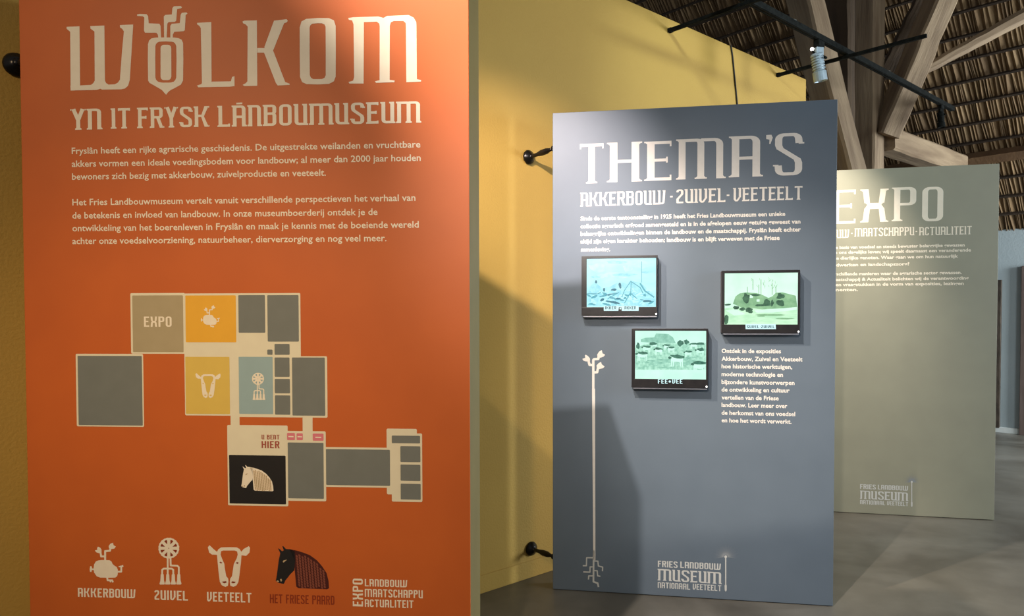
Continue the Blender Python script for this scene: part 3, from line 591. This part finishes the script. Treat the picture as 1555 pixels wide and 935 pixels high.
# ---- slate board
for ch, a, b, h in (('T', (880.5, 279), (916.5, 277.5), 60), ('H', (926, 277), (970.5, 275), 60), ('E', (982.5, 275), (1019.5, 273), 59.5), ('M', (1030.5, 273), (1098, 270), 61), ('A', (1111, 269.5), (1154, 267.5), 62), ("'", (1163.5, 266.5), (1173, 266), 60), ('S', (1176.5, 267), (1218, 265.5), 64)):
    if ch == "'": BB.px('title_letter', [[(1163.5, 205), (1171.5, 204.5), (1173.5, 209), (1170, 218.5), (1168, 218.5), (1168.5, 212), (1163.5, 211)]], M['bright_print']); continue
    BB.title('title_letter', ch, TITLE, a, b, h, M['bright_print'])
for tx, a, b, h in (('AKKERBOUW', (882, 314), (1010.5, 309.5), 21), ('-', (1017, 308), (1022, 308), 20), ('ZUIVEL', (1027, 309), (1101.5, 306.3), 21), ('-', (1103, 306), (1108, 306), 20), ('VEETEELT', (1114, 306), (1218.5, 302.8), 20.5)):
    BB.title('subtitle_lettering', tx, SUB, a, b, h, M['bright_print'])
BB.body('introduction_paragraph', [
    ('Sinds de eerste tentoonstelling in 1925 heeft het Fries Landbouwmuseum een unieke', 881.5, 335.2, 1192.5, 327, 4.6),
    ('collectie agrarisch erfgoed samengesteld en is in de afgelopen eeuw getuige geweest van', 881.5, 347, 1215.5, 338.6, 4.6),
    ('belangrijke ontwikkelingen binnen de landbouw en de maatschappij. Fryslân heeft echter', 881.5, 358.5, 1216, 350.5, 4.6),
    ('altijd zijn eigen karakter behouden; landbouw is en blijft verweven met de Friese', 881.5, 370, 1184, 363.5, 4.6),
    ('samenleving.', 882, 381.8, 926.5, 381, 4.6)], M['bright_print'], bold=.03)
ys = (535.5, 547.5, 559, 571, 583, 594.5, 606.5, 618, 630, 641.5)
BB.body('theme_paragraph', [(tx, 1095.7, y, x1, y + (x1 - 1095) * .008, 4.7) for (tx, x1), y in zip((
    ('Ontdek in de exposities', 1186), ('Akkerbouw, Zuivel en Veeteelt', 1218.5), ('hoe historische werktuigen,', 1203), ('moderne technologie en', 1189), ('bijzondere kunstvoorwerpen', 1206.5), ('de ontwikkeling en cultuur', 1199), ('vertellen van de Friese', 1182.5), ('landbouw. Leer meer over', 1195.5), ('de herkomst van ons voedsel', 1207.5), ('en hoe het wordt verwerkt.', 1202)), ys)], M['bright_print'], bold=.025)
# plant drawing
g = lambda x, y: (870 + x / 11.69, 520 + y / 11.69)
leaf = [[(435, 260), (432, 210), (465, 160), (512, 132), (525, 190), (572, 215), (545, 248), (490, 268)], [(305, 320), (300, 275), (262, 235), (228, 215), (212, 225), (218, 270), (168, 288), (185, 320), (235, 335)], [(425, 465), (420, 405), (455, 365), (500, 342), (512, 385), (562, 425), (535, 455), (470, 468)]]
stemw = 3.7
P = [[g(*p) for p in L] for L in leaf]
for pts in ([(362, 900), (362, 310), (375, 295), (450, 290), (460, 240)], [(360, 400), (295, 395), (275, 320)], [(365, 530), (430, 525), (445, 450)]): P += pen([g(*p) for p in pts], stemw, stemw)
P.append([(899.0, 590), (903.6, 590), (904.2, 850), (900.9, 850)])
BB.px('plant_stem_drawing', P, M['bright_print'])
r = lambda x, y: (870 + x / 14.38, 835 + y / 14.38)
P = []
P += pen([r(462, 0), (r(452, 200)), r(448, 690), r(540, 720), r(560, 805)], 2.6, 2.6)
for pts in ([(440, 165), (300, 165), (295, 340), (215, 340)], [(430, 365), (375, 365), (372, 480), (225, 475)], [(440, 562), (345, 562), (340, 640)], [(470, 235), (545, 240), (555, 345), (650, 370), (645, 460)], [(465, 445), (530, 450), (540, 560), (600, 572)]):
    P += pen([r(*p) for p in pts], 1.9, 1.9)
BB.px('plant_root_drawing', P, M['white_print'])
def logo(B, x0, y0, x1, ytop, sc):
    """three-line museum mark. x0..x1 pixel extent, rows given as (text, y left baseline, y right baseline, cap height)"""
def mark(B, rows, lampx, lamp0, lamp1, k):
    for tx, xa, ya, xb, yb, h, S in rows: B.title('museum_mark_lettering', tx, S, (xa, ya), (xb, yb), h, M['white_print'], gap=.12)
    B.px('lamp_mark', [[(lampx - .9 * k, lamp0), (lampx + .9 * k, lamp0), (lampx + .9 * k, lamp1 - 9 * k), (lampx - .9 * k, lamp1 - 9 * k)], [(lampx - 1.7 * k, lamp1 - 10 * k), (lampx + 1.7 * k, lamp1 - 10 * k), (lampx + 1.5 * k, lamp1 - 2 * k), (lampx, lamp1), (lampx - 1.5 * k, lamp1 - 2 * k)],
                      arc(lampx, lamp0, 2.2 * k, 0, 330, 11)], M['white_print'], 2)
    R_ = []
    for i in range(27):
        a = math.radians(-8 + i * 196 / 26); rr = (17 + 2.5 * (i % 2)) * k
        c, s_ = cos(a), sin(a); R_.append([(lampx + 3 * k * c - .35 * k * s_, lamp0 - 3 * k * s_ - .35 * k * c), (lampx + 3 * k * c + .35 * k * s_, lamp0 - 3 * k * s_ + .35 * k * c), (lampx + rr * c, lamp0 - rr * s_)])
    B.px('ray_mark', R_, M['faint_print'], 1)
mark(BB, [('FRIES', 999, 860.5, 1029, 862, 9.5, CAP), ('LANDBOUW', 1033, 862, 1094.8, 865, 9.5, CAP), ('MUSEUM', 999.5, 881.5, 1095, 885.8, 17.5, SUB), ('NATIONAAL', 998.8, 892.5, 1048, 894.8, 8.8, CAP), ('VEETEELT', 1052, 894.8, 1095.3, 897.3, 8.8, CAP)], 1102, 845, 898, 1)

# ---- beige board
for ch, a, b, h in (('E', (1262.5, 340.5), (1299, 338.5), 51), ('X', (1309.5, 337.8), (1345.5, 336.5), 50), ('P', (1357.5, 336), (1391, 334.5), 51), ('O', (1400, 336.5), (1432, 335), 52)):
    EB.title('title_letter', ch, TITLE, a, b, h, M['cream'])
for tx, a, b, h in (('LANDBOUW', (1224, 363.2), (1289.5, 360.3), 12.5), ('-', (1292, 360), (1295, 360), 12), ('MAATSCHAPPU', (1298, 359.5), (1388, 356.8), 12.5), ('-', (1390, 357), (1393, 357), 12), ('ACTUALITEIT', (1396, 357.5), (1475.5, 355.5), 12.5)):
    EB.title('subtitle_lettering', tx, SUB, a, b, h, M['cream'])
rows = [('Landbouw is de basis van voedsel en steeds bewuster belangrijke gewassen', 374.5, 1465), ('leveren hier in ons dagelijks leven; wij speelt daarnaast een veranderende', 382, 1474.5), ('rol in van onze dierlijke genoten. Waar gaan we om hun natuurlijk', 391, 1455), ('voeding, landwerken en landschapszorg?', 401.5, 1381)]
EB.body('expo_paragraph', [(t, 1224, y + 4.0, x, y - .2 + (0 if x > 1400 else 1), 3.4) for t, y, x in rows], M['cream'], bold=.03)
rows = [('Bezoek op verschillende manieren waar de agrarische sector gewassen.', 415.5, 1460.5), ('Landbouw, Maatschappij & Actualiteit belichten wij de verantwoording', 423.8, 1471), ('en handelingen vraagstukken in de vorm van exposities, lezingen', 431.8, 1463.5), ('en evenementen.', 441.3, 1303)]
EB.body('expo_paragraph', [(t, 1224, y + (3.5 if x > 1400 else 1.5), x, y, 3.4) for t, y, x in rows], M['cream'], bold=.03)
mark(EB, [('FRIES', 1306, 741.8, 1330, 742.8, 7, CAP), ('LANDBOUW', 1333, 743, 1379, 744.5, 7, CAP), ('MUSEUM', 1306.5, 757.5, 1378.5, 760, 12.5, SUB), ('NATIONAAL', 1306, 765, 1344, 766.8, 6.2, CAP), ('VEETEELT', 1347, 766.8, 1379, 768.3, 6.2, CAP)], 1384.5, 731.5, 769.5, .72)

# ------------------------------------------------------------------ screens
def emis(name, c, s=1.0, c2=None, scale=20, st=(1, 1, 1)):
    m = bpy.data.materials.new(name); m.use_nodes = True; nt = m.node_tree; b = nt.nodes['Principled BSDF']
    b.inputs['Base Color'].default_value = (.01, .01, .01, 1); b.inputs['Roughness'].default_value = .25
    b.inputs['Emission Color'].default_value = (*c, 1); b.inputs['Emission Strength'].default_value = s
    tc = nt.nodes.new('ShaderNodeTexCoord'); mp_ = nt.nodes.new('ShaderNodeMapping'); mp_.inputs['Scale'].default_value = st
    n = nt.nodes.new('ShaderNodeTexNoise'); n.inputs['Scale'].default_value = scale; n.inputs['Detail'].default_value = 5
    r = nt.nodes.new('ShaderNodeValToRGB'); r.color_ramp.elements[0].position = .35; r.color_ramp.elements[1].position = .65
    r.color_ramp.elements[0].color = (*c, 1); r.color_ramp.elements[1].color = (*(c2 or c), 1)
    nt.links.new(tc.outputs['Object'], mp_.inputs[0]); nt.links.new(mp_.outputs[0], n.inputs['Vector']); nt.links.new(n.outputs['Fac'], r.inputs[0]); nt.links.new(r.outputs[0], b.inputs['Emission Color'])
    return m
def screen(outer, pic, ox, oy, s, label, sky, layers, cap, side=0):
    """outer / pic: pixel rectangles on the board; layers: (material, [polygons in close-up pixels])"""
    off = -.055
    uv = lambda x, y: BB.uv(x, y, off)
    (ax, ay), (bx, by) = outer; a = uv(ax, ay); b = uv(bx, by)
    root = empty('picture_screen', BB.o + BB.u * a[0] + Vector((0, 0, b[1])) + BB.n * off, BB.rz)
    tag(root, label, 'screen', 'picture screens on the slate blue board')
    W = b[0] - a[0]; H = a[1] - b[1]
    bm = bmesh.new(); add_box(bm, 0, W, .004, .055 - .001, 0, H, .003); bm_obj('housing', bm, M['brown_side'], root)
    p0 = uv(*pic[0]); p1 = uv(*pic[1]); x0, x1, z1, z0 = p0[0] - a[0], p1[0] - a[0], p0[1] - b[1], p1[1] - b[1]
    bm = bmesh.new()
    add_box(bm, 0, W, -.004, .004, 0, z0, .0015); add_box(bm, 0, W, -.004, .004, z1, H, .0015); add_box(bm, 0, x0, -.004, .004, z0, z1, .001); add_box(bm, x1, W, -.004, .004, z0, z1, .001)
    bm_obj('bezel', bm, M['housing'], root)
    mesh_obj('display', [(x0, 0, z0), (x1, 0, z0), (x1, 0, z1), (x0, 0, z1)], [(0, 1, 2, 3)], sky, root)
    disp = root.children[-1] if False else None
    V = {}
    def conv(px_, py_, y):
        q = uv(ox + px_ / s, oy + py_ / s); return (min(max(q[0] - a[0], x0), x1), y, min(max(q[1] - b[1], z0), z1))
    for i, (nm, m, polys) in enumerate(layers):
        vs = []; fs = []
        for p in polys:
            ar = sum(p[j][0] * p[(j + 1) % len(p)][1] - p[(j + 1) % len(p)][0] * p[j][1] for j in range(len(p)))
            if ar > 0: p = p[::-1]
            i0 = len(vs); vs += [conv(x, y, -.0003 * (i + 1)) for x, y in p]; fs.append(tuple(range(i0, i0 + len(p))))
        mesh_obj('display_picture', vs, fs, m, root)
    # caption strip glowing on the lower bezel
    for nm, m, polys, y in cap:
        vs = []; fs = []
        for p in polys:
            ar = sum(p[j][0] * p[(j + 1) % len(p)][1] - p[(j + 1) % len(p)][0] * p[j][1] for j in range(len(p)))
            if ar > 0: p = p[::-1]
            i0 = len(vs)
            for x, yy in p: q = uv(ox + x / s, oy + yy / s); vs.append((q[0] - a[0], y, q[1] - b[1]))
            fs.append(tuple(range(i0, i0 + len(p))))
        mesh_obj(nm, vs, fs, m, root)
    q = uv(bx - 2.2, by - 2.6); bm = bmesh.new(); lathe(bm, [(0, .004), (.003, .003)], (q[0] - a[0], -.004, q[1] - b[1]), (q[0] - a[0], -.02, q[1] - b[1]), 10); bm_obj('power_light', bm, M['led'], root)
    bm = bmesh.new(); add_box(bm, .008, W - .004, .006, .05, -.008, -.0003, .001); bm_obj('lower_rail', bm, M['silver'], root)
    return root
def blob(cx, cy, rx, ry, n=10, seed=0, j=.25, rot=0):
    r_ = random.Random(seed * 31 + int(cx) * 7 + int(cy))
    out = []
    for i in range(n):
        a = 2 * pi * i / n; k = 1 + r_.uniform(-j, j); x, y = rx * k * cos(a), ry * k * sin(a)
        out.append((cx + x * cos(rot) - y * sin(rot), cy + x * sin(rot) + y * cos(rot)))
    return out
def text_polys(text, x0, y, x1, h, S=CAP, gap=.16):
    P, w_ = run_polys(text, S, gap); s = (x1 - x0) / w_
    return [[(x0 + a * s, y - b * h) for a, b in p] for p in P]
EM = 1.15
c_sky = emis('cyan_sky_picture', lin(168, 232, 244), EM, lin(190, 246, 250), 9, (1, 1, 2.2))
c_lt = emis('cyan_light_picture', lin(196, 250, 250), EM, lin(176, 240, 244), 30)
c_md = emis('cyan_mid_picture', lin(140, 214, 228), EM, lin(172, 234, 242), 40)
c_dk = emis('cyan_dark_picture', lin(84, 164, 182), EM, lin(92, 172, 186), 50)
c_xd = emis('cyan_line_picture', lin(40, 100, 118), EM, lin(62, 128, 146), 50)
g_sky = emis('green_sky_picture', lin(206, 250, 232), EM, lin(190, 240, 220), 10)
g_lt = emis('green_light_picture', lin(134, 192, 168), EM, lin(180, 232, 208), 60)
g_md = emis('green_mid_picture', lin(122, 180, 158), EM, lin(150, 206, 184), 45)
g_dk = emis('green_dark_picture', lin(48, 96, 80), EM, lin(74, 128, 108), 60)
w_cap = emis('caption_glow', lin(208, 246, 248), EM)
k_cap = emis('caption_ink', lin(40, 84, 96), .8)
f_sky = emis('pale_green_sky_picture', lin(218, 252, 232), EM, lin(200, 244, 216), 8)
f_fd = emis('pale_green_field_picture', lin(176, 226, 184), EM, lin(206, 246, 210), 14, (1, 1, 4))
f_md = emis('pale_green_mid_picture', lin(118, 166, 124), EM, lin(146, 192, 146), 30)
f_dk = emis('pale_green_dark_picture', lin(46, 82, 62), EM, lin(70, 112, 84), 50)

rs = random.Random(11)
heap = [(110, 560), (110, 490), (150, 470), (190, 420), (235, 380), (260, 440), (330, 490), (430, 470), (520, 420), (600, 410), (680, 430), (730, 375), (790, 400), (860, 400), (910, 450), (980, 520), (1080, 600), (1080, 745), (110, 745)]
fig = []
for i in range(46):
    x = rs.uniform(130, 1050); y = rs.uniform(560, 720); fig.append(blob(x, y, rs.uniform(18, 55), rs.uniform(7, 18), 8, i, .3, rs.uniform(-.6, .6)))
fig2 = [blob(575, 450, 20, 45, 9, 1), blob(490, 515, 40, 18, 9, 2), blob(235, 400, 16, 26, 8, 3), blob(350, 515, 16, 32, 8, 4), blob(325, 655, 30, 22, 9, 5), blob(470, 690, 90, 16, 10, 6, .3, .15), blob(550, 635, 35, 14, 8, 7), blob(960, 675, 60, 14, 9, 8), blob(430, 580, 60, 9, 8, 9, .2, -.2)]
lin_ = pen([(882, 110), (882, 410)], 8, 8) + pen([(860, 420), (930, 530), (1060, 620)], 22, 18) + pen([(730, 390), (640, 520), (600, 620)], 10, 10) + pen([(735, 390), (725, 600)], 10, 10) + pen([(740, 400), (860, 480), (900, 560)], 12, 12) + pen([(400, 640), (560, 550)], 12, 12) + pen([(110, 565), (260, 570)], 10, 8) + pen([(640, 700), (720, 560), (820, 640)], 12, 12)
cl = [blob(250, 200, 130, 60, 12, 1), blob(450, 300, 120, 34, 12, 2), blob(690, 210, 70, 50, 12, 3), blob(900, 150, 120, 55, 12, 4), blob(310, 320, 60, 34, 12, 5), blob(620, 330, 90, 20, 12, 8)]
dcl = [blob(520, 120, 150, 26, 10, 6), blob(640, 300, 160, 22, 10, 7), blob(220, 330, 70, 16, 10, 9), blob(970, 260, 90, 20, 10, 9)]
capb = [('caption_strip', w_cap, [[(345, 740), (840, 740), (840, 812), (600, 812), (595, 755), (560, 755), (552, 812), (345, 812)], [(568, 765), (592, 765), (590, 790), (570, 790)]], -.0046),
        ('caption_lettering', k_cap, text_polys('IKKER', 365, 790, 520, 42), -.0050), ('caption_lettering', k_cap, text_polys('AKKER', 640, 790, 800, 42), -.0050)]
screen(((883.2, 389), (998.5, 479)), ((891, 393), (996, 465.8)), 880, 385, 9.35, 'upper left picture screen showing a pale cyan heap scene', c_sky,
       [('clouds', c_lt, cl), ('dark clouds', c_md, dcl), ('heap', c_md, [heap]), ('lights', c_lt, [blob(rs.uniform(150, 1040), rs.uniform(500, 720), rs.uniform(15, 50), rs.uniform(6, 16), 8, i, .3, rs.uniform(-.9, .9)) for i in range(60)]), ('figures', c_dk, fig[:26] + lin_), ('dark figures', c_xd, fig2)], capb)
# cows and farm
cows = []
cl_ = []
for cx, cy, k in ((190, 380, 1.2), (680, 430, 1.5), (1000, 520, 1.5), (420, 320, .9), (540, 270, .8), (600, 300, .8), (350, 250, .7), (250, 290, .9), (920, 250, .8), (1010, 330, .9), (840, 360, .8)):
    cl_ += [blob(cx, cy + 26 * k, 62 * k, 30 * k, 12, int(cx), .18)] + [[(cx + dx * k - 6 * k, cy + 30 * k), (cx + dx * k + 6 * k, cy + 30 * k), (cx + dx * k + 5 * k, cy + 96 * k), (cx + dx * k - 5 * k, cy + 96 * k)] for dx in (-50, -32, 34, 52)]
    cows += [blob(cx + 4 * k, cy, 64 * k, 17 * k, 12, int(cx) + 1, .25, .08), blob(cx - 66 * k, cy + 12 * k, 16 * k, 13 * k, 8, 3)]
barn = [[(170, 190), (230, 165), (360, 160), (385, 105), (560, 110), (625, 160), (665, 240), (385, 240), (170, 225)]]
trees = [blob(725, 245, 45, 42, 12, 1, .3), blob(820, 225, 40, 32, 12, 2, .3), blob(345, 250, 50, 24, 10, 3, .3), blob(130, 280, 26, 42, 10, 4, .3), blob(1015, 250, 60, 20, 10, 5, .3), blob(1030, 330, 36, 30, 10, 8, .3), blob(1000, 525, 90, 22, 10, 9, .2)]
field = [[(90, 300), (300, 240), (700, 245), (1090, 240), (1090, 620), (90, 620)]]
capc = [('caption_lettering', w_cap, text_polys('FEE', 412, 815, 550, 62, CAP, .18) + text_polys('VEE', 615, 815, 760, 62, CAP, .18) + [blob(580, 785, 18, 16, 8, 1, .05)], -.0046)]
screen(((959.3, 498.8), (1075, 589.5)), ((964.5, 502), (1072, 576)), 955, 495, 9.352, 'lower picture screen showing a green tinted meadow of cows', g_sky,
       [('field', g_lt, field), ('barn', g_md, barn), ('grass', g_md, [blob(rs.uniform(120, 1060), rs.uniform(430, 605), rs.uniform(30, 90), rs.uniform(6, 14), 8, i, .3) for i in range(34)]), ('cow lights', g_sky, cl_), ('cows', g_dk, cows + trees), ('strip', g_sky, [[(88, 625), (1095, 625), (1095, 760), (88, 760)]])], capc)
# farmstead
tr = []
for x, y0, y1 in ((430, 170, 310), (540, 170, 400), (690, 215, 380), (740, 265, 350), (355, 270, 400), (510, 240, 370)): tr += pen([(x, y1), (x, y0)], 9, 9)
for i in range(26): x = rs.choice((430, 540, 620, 690)) + rs.uniform(-50, 60); y = rs.uniform(160, 300); tr += pen([(x, y), (x + rs.uniform(-22, 22), y - rs.uniform(15, 40))], 4, 4)
farm = [[(160, 500), (195, 400), (250, 360), (330, 345), (480, 355), (560, 380), (640, 420), (690, 400), (740, 350), (830, 345), (1010, 390), (1030, 540), (850, 560), (560, 575), (430, 560), (300, 560)]]
dk = [blob(200, 550, 50, 22, 10, 1), blob(290, 570, 45, 26, 10, 2), blob(380, 590, 50, 36, 12, 3), blob(90, 510, 50, 14, 9, 4), blob(340, 420, 40, 60, 12, 5, .35), blob(620, 480, 50, 44, 12, 6, .3), blob(690, 485, 22, 46, 10, 7), blob(800, 490, 50, 50, 12, 8, .3), blob(560, 520, 120, 14, 12, 9), blob(460, 380, 70, 16, 9, 10), blob(70, 720, 34, 60, 9, 12), blob(800, 400, 46, 36, 12, 13, .4)]
capd = [('caption_strip', w_cap, [[(328, 775), (735, 775), (740, 842), (330, 842)]], -.0046), ('caption_lettering', k_cap, text_polys('SUVEL-ZUIVEL', 345, 828, 722, 38, CAP, .16), -.0050)]
screen(((1096.3, 411), (1214.5, 505.8)), ((1100.5, 415), (1211, 492.5)), 1095, 405, 8.904, 'upper right picture screen showing a pale green farmstead with bare trees', f_sky,
       [('field', f_fd, [[(45, 560), (300, 540), (1030, 540), (1030, 790), (45, 790)]]), ('farm', f_md, farm), ('trees', f_md, tr + [blob(650, 650, 190, 14, 10, 1), blob(860, 700, 120, 12, 10, 2), blob(540, 665, 60, 9, 8, 3)]), ('snow', f_sky, [[(450, 590), (640, 570), (860, 560), (1020, 545), (1020, 580), (700, 620), (480, 620)], [(60, 590), (200, 570), (330, 640), (180, 660)], [(392, 380), (430, 395), (430, 420), (385, 420)], [(480, 440), (520, 440), (520, 470), (480, 470)]]), ('dark', f_dk, dk)], capd)

# ------------------------------------------------------------------ wall brackets
def on_wall(px, py, b=WB):
    d = ray(px, py); return CAM + d * ((b - CAM.dot(e2)) / d.dot(e2))
def bracket(pw, tip, label):
    A = on_wall(*pw); nrm = -e2
    root = empty('wall_bracket', A); tag(root, label, 'bracket', 'black turned brackets holding the boards to the yellow wall')
    Z = Vector((0, 0, 0))
    bm = bmesh.new(); lathe(bm, [(0, .038), (.006, .040), (.014, .036), (.022, .022), (.03, .016)], Z, nrm, 24); bm_obj('wall_flange', bm, M['iron'], root, True)
    d = tip - A; s = nrm * .02; L = (d - s).length
    bm = bmesh.new(); lathe(bm, [(0, .012), (L * .12, .0105), (L * .28, .010), (L * .5, .0165), (L * .72, .0155), (L * .86, .009), (L, .0075)], s, d, 18); bm_obj('turned_arm', bm, M['iron'], root, True)
    bm = bmesh.new(); bmesh.ops.create_uvsphere(bm, u_segments=16, v_segments=10, radius=.017); [setattr(v, 'co', v.co + nrm * .022) for v in bm.verts]; bm_obj('pivot_ball', bm, M['iron'], root, True)
    bm = bmesh.new(); lathe(bm, [(-.004, .016), (.004, .016)], d, d * 2, 14); bm_obj('end_cap', bm, M['iron'], root)
def bside(B, y, z, Tk): return B.o + B.n * y + Vector((0, 0, z)) + B.u * 0
zt = on_wall(803, 238).z; zl = on_wall(805, 832).z
bracket((802, 239), bside(BB, .07, zt + .02, .1) - BB.u * .004, 'black turned wall bracket at the upper left edge of the slate board')
bracket((806, 832.5), bside(BB, .07, zl - .01, .1) - BB.u * .004, 'black turned wall bracket at the lower left edge of the slate board')
bracket((24.5, 99), bside(OB, .12, 2.30, .25) - OB.u * .004, 'black turned wall bracket peeking out beside the orange board')

# ------------------------------------------------------------------ ceiling track, arms, spotlights
TZ = 3.36
def tr_pt(k): return Vector((1.423 + .749 * k, 4.473 + .663 * k, TZ))
A, B = tr_pt(-5.5), tr_pt(3.55); L = (B - A).length
root = empty('lighting_track', A, RZ); tag(root, 'long black lighting track hung along the top of the yellow wall', 'track light')
bm = bmesh.new(); add_box(bm, 0, L, -.02, .02, -.014, .026, .002); bm_obj('track_rail', bm, M['track'], root)
bm = bmesh.new(); add_box(bm, 0, L, -.013, -.007, -.016, -.012); add_box(bm, 0, L, .007, .013, -.016, -.012); bm_obj('track_lip', bm, M['track'], root)
bm = bmesh.new(); add_box(bm, L - .001, L + .02, -.02, .02, -.015, .025, .002); bm_obj('end_cap', bm, M['track'], root)
for px_ in (1107, 1206, 1350):
    d = ray(px_, 0); kk = (d.x / d.y * 4.473 - 1.423) / (.749 - d.x / d.y * .663)
    q = kk + 5.5; bm = bmesh.new(); add_box(bm, q * L / 9.05 - .02, q * L / 9.05 + .02, -.012, .012, .022, .034, .003); bm_obj('fixing_clip', bm, M['white_trim'], root)
def arm(px_, py_, ln, label):
    A = on_wall(px_, py_, WB - .03); root = empty('track_support_arm', A, RZ); tag(root, label, 'bracket', 'black arms carrying the lighting track')
    bm = bmesh.new(); add_box(bm, -.012, .012, -ln, 0, -.012, .012, .002); bm_obj('arm_bar', bm, M['track'], root)
    bm = bmesh.new(); add_box(bm, -.014, .014, .0, .03, -.014, .014, .002); bm_obj('wall_plate', bm, M['track'], root)
arm(1021, 45, 1.1, 'near black arm reaching out from the top of the yellow wall')
arm(1185, 113, 1.05, 'far black arm reaching out from the yellow wall by the leaning strut')
arm(720, -110, 1.0, 'black arm above the orange board reaching from the yellow wall') if False else None
def spotlight(k, aim, sc, m, label, dot=True):
    P = tr_pt(k) - Vector((0, 0, .016)); root = empty('track_spotlight', P); tag(root, label, 'spotlight', 'spotlights on the lighting track')
    bm = bmesh.new(); add_box(bm, -.035 * sc, .035 * sc, -.016 * sc, .016 * sc, -.035 * sc, 0, .003, Matrix.Rotation(RZ, 4, 'Z')); bm_obj('adapter', bm, M['track'], root)
    bm = bmesh.new(); add_box(bm, -.022 * sc, .022 * sc, -.013 * sc, .013 * sc, -.125 * sc, -.035 * sc, .004, Matrix.Rotation(.2, 4, 'Z')); bm_obj('driver_box', bm, m, root)
    d = (Vector(aim) - P).normalized(); c = Vector((0, 0, -.15 * sc)) - d * .03 * sc
    bm = bmesh.new()
    prof = [(0, .03), (.008, .034)]
    for i in range(6): t = .01 + i * .014; prof += [(t, .034), (t + .006, .034), (t + .006, .027), (t + .012, .027)]
    prof += [(.10, .036), (.15, .036), (.15, .031), (.145, .030)]
    lathe(bm, [(t * sc, r_ * sc) for t, r_ in prof], c - d * .05 * sc, c + d, 20); bm_obj('lamp_head', bm, m, root)
    bm = bmesh.new(); lathe(bm, [(0, .007 * sc), (.05 * sc, .007 * sc)], c + Vector((.03, .01, .04)) * sc, c + Vector((.03, -.1, -.02)) * sc, 10); bm_obj('tilt_knob', bm, M['track'], root)
    if dot:
        bm = bmesh.new(); bmesh.ops.create_uvsphere(bm, u_segments=12, v_segments=8, radius=.012); [setattr(v, 'co', v.co + Vector((-.05, -.03, -.055)) * sc) for v in bm.verts]; bm_obj('indicator_light', bm, M['led'], root, True)
        bm = bmesh.new(); lathe(bm, [(0, .007), (.05, .007)], Vector((-.05, -.03, -.06)) * sc, Vector((-.01, 0, -.09)) * sc, 8); bm_obj('indicator_stalk', bm, M['track'], root)
spotlight(.936, (2.45, 5.2, 1.6), 1.25, M['lamp_grey'], 'pale grey spotlight under the track in front of the leaning strut')
spotlight(3.28, (4.1, 6.6, 0), .9, M['track'], 'small black spotlight hanging near the far end of the track', False)
# cable down the yellow wall
pts = [on_wall(1110, 69, WB - .006), on_wall(1112.5, 85, WB - .006), on_wall(1115, 110, WB - .006), on_wall(1117.5, 135, WB - .006), on_wall(1120, 162, WB - .006), on_wall(1123, 220, WB - .006)]
cu = bpy.data.curves.new('c', 'CURVE'); cu.dimensions = '3D'; cu.bevel_depth = .0055; cu.bevel_resolution = 2; sp = cu.splines.new('POLY'); sp.points.add(len(pts) - 1)
for i, p in enumerate(pts): sp.points[i].co = (*p, 1)
ob = bpy.data.objects.new('c', cu); COL.objects.link(ob); bpy.context.view_layer.update()
me = bpy.data.meshes.new_from_object(ob.evaluated_get(bpy.context.evaluated_depsgraph_get())); bpy.data.objects.remove(ob)
me.materials.clear(); me.materials.append(M['rope']); o = bpy.data.objects.new('hanging_cable', me); COL.objects.link(o)
tag(o, 'thin black cable hanging down the yellow wall behind the slate board', 'cable')
for ob in bpy.data.objects:
    if ob.name.split('.')[0] in ('display_picture', 'ray_mark', 'mane_pattern', 'hole_mark', 'eye_mark') or ob.name.split('.')[0].endswith('paragraph'): ob['kind'] = 'stuff'
